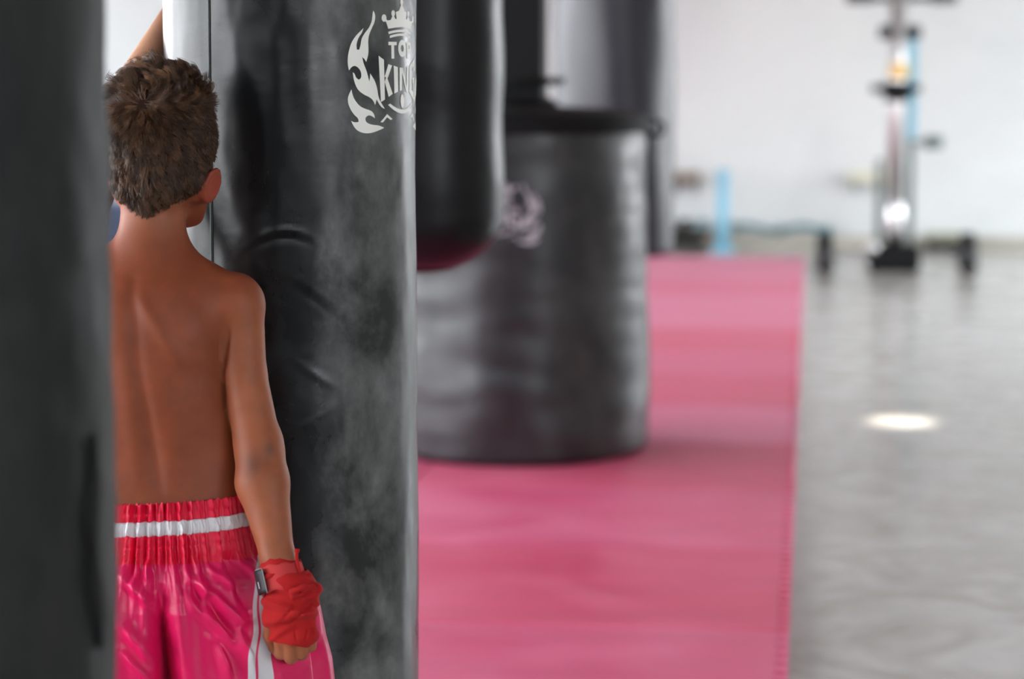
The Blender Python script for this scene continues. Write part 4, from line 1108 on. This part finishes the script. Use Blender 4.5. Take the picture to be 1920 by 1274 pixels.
def shorts_ring(z, off=0.0):
    cx = np.interp(z, rz_, RK[0]); rr_ = np.interp(z, rz_, RK[1]); rl_ = np.interp(z, rz_, RK[2]); dd = np.interp(z, rz_, RK[3]); yy = np.interp(z, rz_, RK[4])
    co, si = np.cos(ph), np.sin(ph); hw_ = np.where(co > 0, rr_, rl_); n = 2.25
    r = (np.abs(co / hw_) ** n + np.abs(si / dd) ** n) ** (-1 / n)
    bandw = sm01((z - zband) / .012); low = 1 - bandw
    t = np.clip((zband - z) / .36, 0, 1)
    # gathered waistband: pleats pinched by rows of elastic
    rowp = (zt_ - z) / .0155
    pinch = .55 + .45 * np.abs(np.sin(rowp * PI))
    g1 = gath * np.cos(rowp * .7) + gath2 * np.sin(rowp * .9 + 1) * .7 + gath3 * .8
    r = r + bandw * (.0031 * g1 * pinch + .0022 * (pinch - .7))
    r = r + low * (.0030 * g1 * np.exp(-(zband - z) / .02) + (.0045 * fold_a * np.exp(-t * 5) + .0075 * fold_b * np.minimum(1, t * 5) * (1 - .35 * t) + .0018 * fold_c * np.exp(-t * 4)))
    # diagonal drag folds of the satin
    x = r * co; bk = (si < 0)
    for (x0, z0, x1, z1, w, h) in FOLDS:
        dx, dz = x1 - x0, z1 - z0; l2 = dx * dx + dz * dz; tt = np.clip(((x + cx - x0) * dx + (z - z0) * dz) / l2, 0, 1)
        q = np.sqrt((x + cx - x0 - tt * dx) ** 2 + (z - z0 - tt * dz) ** 2)
        r = r + np.where(bk, low * 1.9 * h * np.exp(-(q / w) ** 2) * (.25 + .75 * np.sin(PI * np.clip(tt, .04, .96))), 0)
    # crease between the legs, deepening downwards (front and back)
    xc = np.interp(z, [B(300, 1274)[2], B(300, 1080)[2], B(300, 1040)[2]], [B(343, 1274)[0], B(318, 1080)[0], B(312, 1040)[0]])
    dep = np.interp(z, [.40, B(300, 1274)[2], B(300, 1150)[2], B(300, 1060)[2], zband], [.105, .085, .042, .012, 0])
    wd = np.interp(z, [.40, B(300, 1274)[2], B(300, 1060)[2]], [.018, .013, .010])
    phx = np.arctan2(-dd, xc - cx); dphi = (ph - phx + PI) % (2 * PI) - PI
    r = r - dep * np.exp(-(np.abs(dphi) * dd / wd) ** 1.7)
    phx2 = PI / 2; dphi = (ph - phx2 + PI) % (2 * PI) - PI
    r = r - dep * .9 * np.exp(-(np.abs(dphi) * dd / wd) ** 1.7)
    # open side vent: the back panel laps away near the hem
    vent = sm01((B(600, 1185)[2] - z) / .03)
    for sgn, p0 in ((1, -.16), (1, PI + .16)):
        dphi = (ph - p0 + PI) % (2 * PI) - PI
        r = r - vent * .020 * np.exp(-(dphi / .055) ** 2)
    tilt = 0
    r = r + off
    zz3 = z + .0042 * (r * co) / .1 * bandw * 1.0 + bandw * .0022 * gath * sm01((z - zt_ + .010) / .010)
    return np.stack([cx + r * co, yy + r * si, np.broadcast_to(zz3, ph.shape)], 1)
def FP(a, b_): p, q = B(a[0], a[1], -.1), B(b_[0], b_[1], -.1); return (p[0], p[2], q[0], q[2])
FOLDS = [(*FP((338, 1065), (455, 1165)), .007, .0070), (*FP((350, 1115), (460, 1225)), .008, .0065), (*FP((372, 1060), (452, 1108)), .006, .0050), (*FP((420, 1052), (470, 1150)), .007, -.0055),
         (*FP((225, 1070), (312, 1150)), .009, .0065), (*FP((222, 1150), (300, 1240)), .010, .0070), (*FP((230, 1210), (290, 1274)), .007, .0055), (*FP((395, 1120), (440, 1200)), .006, -.0045),
         (*FP((440, 1170), (478, 1274)), .007, .0060), (*FP((405, 1200), (432, 1274)), .007, .0060), (*FP((268, 1040), (290, 1110)), .006, .0050), (*FP((500, 1060), (520, 1274)), .010, .004), (*FP((555, 1090), (590, 1250)), .010, .006),
         (*FP((460, 1060), (486, 1130)), .005, .005), (*FP((300, 1050), (303, 1180)), .006, .006), (*FP((356, 1060), (392, 1180)), .006, -.004)]
zr = np.concatenate([np.linspace(zt_, zband, 70), np.linspace(zband, B(300, 1290)[2], 150)[1:], np.linspace(B(300, 1290)[2], zb_, 30)[1:]])
rings = [shorts_ring(z) for z in zr]
def ring_mesh(name, rings, mats, matfn=None, parent=None, closed=True):
    V_ = np.concatenate(rings); n = rings[0].shape[0]; i = np.arange(n); j = (i + 1) % n
    if not closed: i, j = i[:-1], j[:-1]
    f = np.concatenate([np.stack([k * n + i, (k + 1) * n + i, (k + 1) * n + j, k * n + j], 1) for k in range(len(rings) - 1)])
    o = npmesh(name, V_, f, mats, parent)
    if matfn is not None: o.data.polygons.foreach_set('material_index', matfn(V_, f).astype(np.int32)); o.data.update()
    md = o.modifiers.new('solid', 'SOLIDIFY'); md.thickness = .0012; md.offset = -1
    return o
x_a, x_b = B(488, 1050, -.1)[0], B(503, 1050, -.1)[0]
def smat(V_, f):
    c = V_[f].mean(1); m = np.zeros(len(f))
    zz4 = c[:, 2]; lo = np.interp(zz4, [B(300, 1274)[2], B(300, 1160)[2], B(300, 1040)[2]], [B(474, 1274)[0], B(487, 1160)[0], B(488, 1040)[0]])
    hi = np.interp(zz4, [B(300, 1274)[2], B(300, 1160)[2], B(300, 1040)[2]], [B(526, 1274)[0], B(518, 1160)[0], B(506, 1040)[0]])
    wob = .0015 * np.sin(zz4 * 140)
    mm = (c[:, 0] > lo + wob) & (c[:, 0] < hi + wob) & (c[:, 1] < 0) & (zz4 < zband)
    t = (hi - lo); gap = (np.abs(c[:, 0] - wob - (lo + t * .36)) < .0016)
    m[zz4 > zband] = 1
    return m
shorts = ring_mesh('shorts', rings, [M['satin'], M['satin_band']], smat, boy)
VS = np.concatenate(rings); ip = [B(300, 1274)[2], B(300, 1160)[2], B(300, 1040)[2]]
plo = np.interp(VS[:, 2], ip, [B(474, 1274)[0], B(487, 1160)[0], B(489, 1040)[0]]); phi_ = np.interp(VS[:, 2], ip, [B(526, 1274)[0], B(518, 1160)[0], B(507, 1040)[0]])
wb = .0012 * np.sin(VS[:, 2] * 90)
def pnl(x):
    sd = np.minimum(x - plo - wb, phi_ + wb - x); sd = np.minimum(sd, np.abs(x - wb - plo - (phi_ - plo) * .36) - .0016); return sd
sdp = np.where(VS[:, 1] < 0, np.maximum(pnl(VS[:, 0]), pnl(-VS[:, 0] + .01)), -1)
pa2 = shorts.data.attributes.new('panel', 'FLOAT', 'POINT'); pa2.data.foreach_set('value', np.clip(.5 + sdp * 120, 0, 1).astype(np.float32))
shorts['label'] = 'hot pink satin boxing shorts with gathered waistband'
za, zb2 = B(330, 958)[2], B(330, 984)[2]
crk = .6 * rip(ph, 31, 44) + .8 * np.sign(rip(ph, 35, 30)) * np.abs(rip(ph, 35, 30)) ** 1.5; crk2 = rip(ph, 33, 150)
rb_ = []
for i, z in enumerate(np.linspace(za, zb2, 16)):
    t = i / 15; q = shorts_ring(z, (.0004 + .0026 * math.sin(PI * t) ** .6 + .0013 * np.abs(crk) * math.sin(PI * t) + .0007 * crk2 * math.sin(PI * t)))
    q[:, 2] += .0013 * crk + .0006 * crk2 * math.sin(t * 5); rb_.append(q)
rib = ring_mesh('waist_ribbon', rb_, M['white_satin'], None, shorts); rib['label'] = 'gathered silver-white ribbon around the waistband'
zb0 = B(300, 1274)[2]

# ------------------------------------------------------------------ red hand wrap on the right hand
def local_axis(p): return p
fw = Field(axis([(.12, .30, .0016)]), axis([(-.19, -.02, .0016)]), axis([(B(550, 1240)[2], B(550, 1040)[2], .0016)]))
e_ = .0050
fw.cap(WR + (WR - PC) * .12, PC, .0240 + .0010, .0235 + e_, .012, flat=((0, 1, 0), 1.12))
for q, r in zip(KN, (.0118, .012, .0115, .0105)):
    fw.cap(WR * .35 + PC * .65 + (q - PC) * [.55, 0, 0], q + np.array([0, 0, -.003]), .0150 + e_ * .8, r + .0035, .018)
fw.cap(TH[0], TH[1] * .75 + TH[0] * .25, .0135 + e_, .0118 + .004, .014)
fw.ell(B(583, 1112, -.112), (.014, .018, .008), .008)
fw.cap(B(548, 1122, -.140), B(590, 1106, -.122), .0055, .0065, .006)
axd = (PC - WR) / np.linalg.norm(PC - WR)
def wraps(X, Y, Z):
    t = (X - WR[0]) * axd[0] + (Y - WR[1]) * axd[1] + (Z - WR[2]) * axd[2]      # along the hand
    u = X - WR[0]
    o = 0
    for (s0, sl2, h, sg) in ((.052, -.75, .0026, .004), (.074, -.75, .0020, .003), (.040, -.6, .0022, .005), (.090, -.15, .0024, .0035), (.020, .25, .0018, .004), (.104, .2, .0012, .003)):
        q = t + sl2 * (u - .01) * .9 - s0
        h = h * 1.45; o = o + h * np.tanh(np.clip(q / sg, -20, 20)) * np.exp(-(q / (sg * 4)) ** 2) * 1.3 + h * np.exp(-(q / sg) ** 2) * .3
    for (ax_, bx_, gw, gh) in (((528, 1166), (574, 1112), .0022, .0034), ((544, 1172), (588, 1130), .0020, .0030), ((536, 1134), (584, 1112), .0024, .0030), ((552, 1182), (556, 1206), .0012, .0020), ((578, 1178), (572, 1204), .0012, .0020)):
        pA, pB_ = B(*ax_, -.14), B(*bx_, -.14); dx, dz = pB_[0] - pA[0], pB_[2] - pA[2]; l2 = dx * dx + dz * dz
        tt = np.clip(((X - pA[0]) * dx + (Z - pA[2]) * dz) / l2, 0, 1); q = np.sqrt((X - pA[0] - tt * dx) ** 2 + (Z - pA[2] - tt * dz) ** 2)
        o = o + np.where(Y < PC[1], gh, 0) * np.exp(-(q / gw) ** 2) * np.sin(PI * np.clip(tt, .08, .92))
    q = (t - .62 * u) * 260; o = o + .0004 * np.sin(q)
    return o - .0010
fbase = fw.f.copy(); fw.bumpf(wraps, (-1, -1, -1), (2, 2, 2)); fw.f = np.minimum(fw.f, fbase + .0036)
# trim at wrist and above the finger knuckles
w_, X, Y, Z = fw.win((-1, -1, -1), (2, 2, 2))
p0 = B(522, 1056, -.1); n0 = -axd
pk = B(555, 1212, -.118); nk = np.array([-.17, -.25, -1.0]); nk /= np.linalg.norm(nk)
cut1 = (X - p0[0]) * n0[0] + (Y - p0[1]) * n0[1] + (Z - p0[2]) * n0[2]
cut2 = (X - pk[0]) * nk[0] + (Y - pk[1]) * nk[1] + (Z - pk[2]) * nk[2]
fw.f = np.maximum(fw.f, np.maximum(cut1, cut2).astype(np.float32))
Vw, Fw = fw.mesh(); Vw = relax(Vw, Fw, 1, .4)
wrapo = npmesh('hand_wrap', Vw, Fw, M['wrap'], boy); wrapo['label'] = 'red cotton hand wrap on the lowered right hand'
# cuff strap: an elastic band laid round the wrist
def cuff(name, c0, c1, ra, rb2, mtl, parent, a0=0, a1=2 * PI, thick=.002, wav=0, n=72, rows=8):
    ax = (c1 - c0) / np.linalg.norm(c1 - c0); u = np.array([1, 0, 0]) - ax * ax[0]; u /= np.linalg.norm(u); v2 = np.cross(ax, u)
    R_ = []
    for k in range(rows + 1):
        t = k / rows; c = c0 + (c1 - c0) * t; row = []
        for i in range(n + 1):
            a = a0 + (a1 - a0) * i / n
            s_ = 1 + wav * math.sin(a * 5 + t * 2) + (.06 * t)
            row.append(c + u * ra * s_ * math.cos(a) + v2 * rb2 * s_ * math.sin(a) + ax * (.0025 * math.sin(a * 2 + .6) + .0012 * math.sin(a * 9) * (1 if k in (0, rows) else 0)))
        R_.append(np.array(row))
    o = ring_mesh(name, R_, mtl, None, parent, closed=False); o.modifiers['solid'].thickness = thick; o.modifiers['solid'].offset = 1; return o
cA, cB = B(523, 1060, -.1005), B(535, 1107, -.108)
cs = cuff('wrist_strap', cA, cB, .0322, .0300, M['salmon'], wrapo, wav=.012); cs['label'] = 'salmon elastic strap closing the wrap'
cuff('under_wrap', B(521, 1053, -.0985), B(524, 1064, -.101), .0262, .0252, M['wrap'], wrapo, wav=.02)
# black label with pale stitching at the inner side of the wrist
def patch(name, ang0, ang1, t0_, t1_, rr2, mtl, parent, thick=.0012):
    ax = (cB - cA) / np.linalg.norm(cB - cA); u = np.array([1, 0, 0]) - ax * ax[0]; u /= np.linalg.norm(u); v2 = np.cross(ax, u)
    R_ = []
    for k in range(7):
        t = t0_ + (t1_ - t0_) * k / 6; c = cA + (cB - cA) * t
        R_.append(np.array([c + (u * .0295 * math.cos(a) + v2 * .0275 * math.sin(a)) * (rr2 + .06 * t) for a in np.linspace(ang0, ang1, 14)]))
    o = ring_mesh(name, R_, mtl, None, parent, closed=False); o.modifiers['solid'].thickness = thick; o.modifiers['solid'].offset = 1; return o
sgn = 1
aL = PI            # inner side
def vs_sign():
    ax = (cB - cA) / np.linalg.norm(cB - cA); u = np.array([1, 0, 0]) - ax * ax[0]; u /= np.linalg.norm(u); v2 = np.cross(ax, u); return -1 if v2[1] > 0 else 1
q = vs_sign()      # +1: angle grows towards the camera
lab = patch('label_patch', aL - q * .95, aL + q * .5, -.02, .95, 1.26, M['label_black'], wrapo)
patch('stitched_edge', aL - q * .975, aL - q * .94, -.02, .95, 1.31, M['label_white'], lab, .0008)
patch('stitched_edge', aL - q * .94, aL - q * .5, -.025, .0, 1.31, M['label_white'], lab, .0008)
patch('printed_mark', aL - q * .62, aL - q * .54, .45, .72, 1.31, M['emblem_worn'], lab, .0006)
# loose cord of the wrap
bm = bmesh.new(); pp = [B(557, 1030, -.115), B(556, 1046, -.119), B(559, 1062, -.122), B(563, 1076, -.124), B(570, 1084, -.124), B(578, 1080, -.122), B(583, 1076, -.118)]
P3 = []
for i in range(len(pp) - 1):
    for k in range(6): P3.append(tuple(pp[i] + (pp[i + 1] - pp[i]) * k / 6))
P3.append(tuple(pp[-1])); tube(bm, P3, [.0036 if i < 3 else .0024 for i in range(len(P3))], 8); obj('loose_cord', bm, M['wrap'], wrapo)
bm = bmesh.new(); pp = [B(545, 1113, -.142), B(562, 1104, -.144), B(578, 1102, -.138), B(590, 1104, -.128), B(596, 1110, -.118), B(592, 1118, -.108)]
P3 = []
for i in range(len(pp) - 1):
    for k in range(6): P3.append(tuple(pp[i] + (pp[i + 1] - pp[i]) * k / 6))
tube(bm, P3, [.0048 + .0008 * math.sin(i * .9) for i in range(len(P3))], 10); obj('rolled_edge', bm, M['wrap'], wrapo)


# ------------------------------------------------------------------ light
w = bpy.data.worlds.new('sky'); sc.world = w; w.use_nodes = True
nt = w.node_tree; bg = nt.nodes['Background']
tc = nt.nodes.new('ShaderNodeTexCoord'); sx_ = nt.nodes.new('ShaderNodeSeparateXYZ'); cr = nt.nodes.new('ShaderNodeValToRGB')
nt.links.new(tc.outputs['Generated'], sx_.inputs[0]); nt.links.new(sx_.outputs['Z'], cr.inputs['Fac'])
e = cr.color_ramp.elements; e[0].position = .0; e[0].color = (.94, .97, 1.0, 1); e[1].position = .8; e[1].color = (.75, .84, 1.0, 1)
nt.links.new(cr.outputs['Color'], bg.inputs['Color']); bg.inputs['Strength'].default_value = 5.0
sun_d = bpy.data.lights.new('sun', 'SUN'); sun = bpy.data.objects.new('sun', sun_d); col.objects.link(sun)
sun_d.energy = 5.5; sun_d.angle = math.radians(1.6); sun_d.color = (1, .93, .82)
sun.rotation_euler = Vector(tuple(sdir)).to_track_quat('Z', 'Y').to_euler(); sun.location = tuple(hole + sdir * 6)

sc.view_settings.view_transform = 'Standard'; sc.view_settings.look = 'None'
sc.view_settings.gamma = 1; sc.view_settings.use_curve_mapping = False
sc.view_settings.exposure = 1.42
try:
    sc.cycles.use_denoising = True; sc.cycles.denoiser = 'OPENIMAGEDENOISE'
    sc.cycles.max_bounces = 10; sc.cycles.diffuse_bounces = 6; sc.cycles.glossy_bounces = 4
    sc.cycles.sample_clamp_indirect = 8; sc.cycles.caustics_reflective = False; sc.cycles.caustics_refractive = False
except Exception: pass
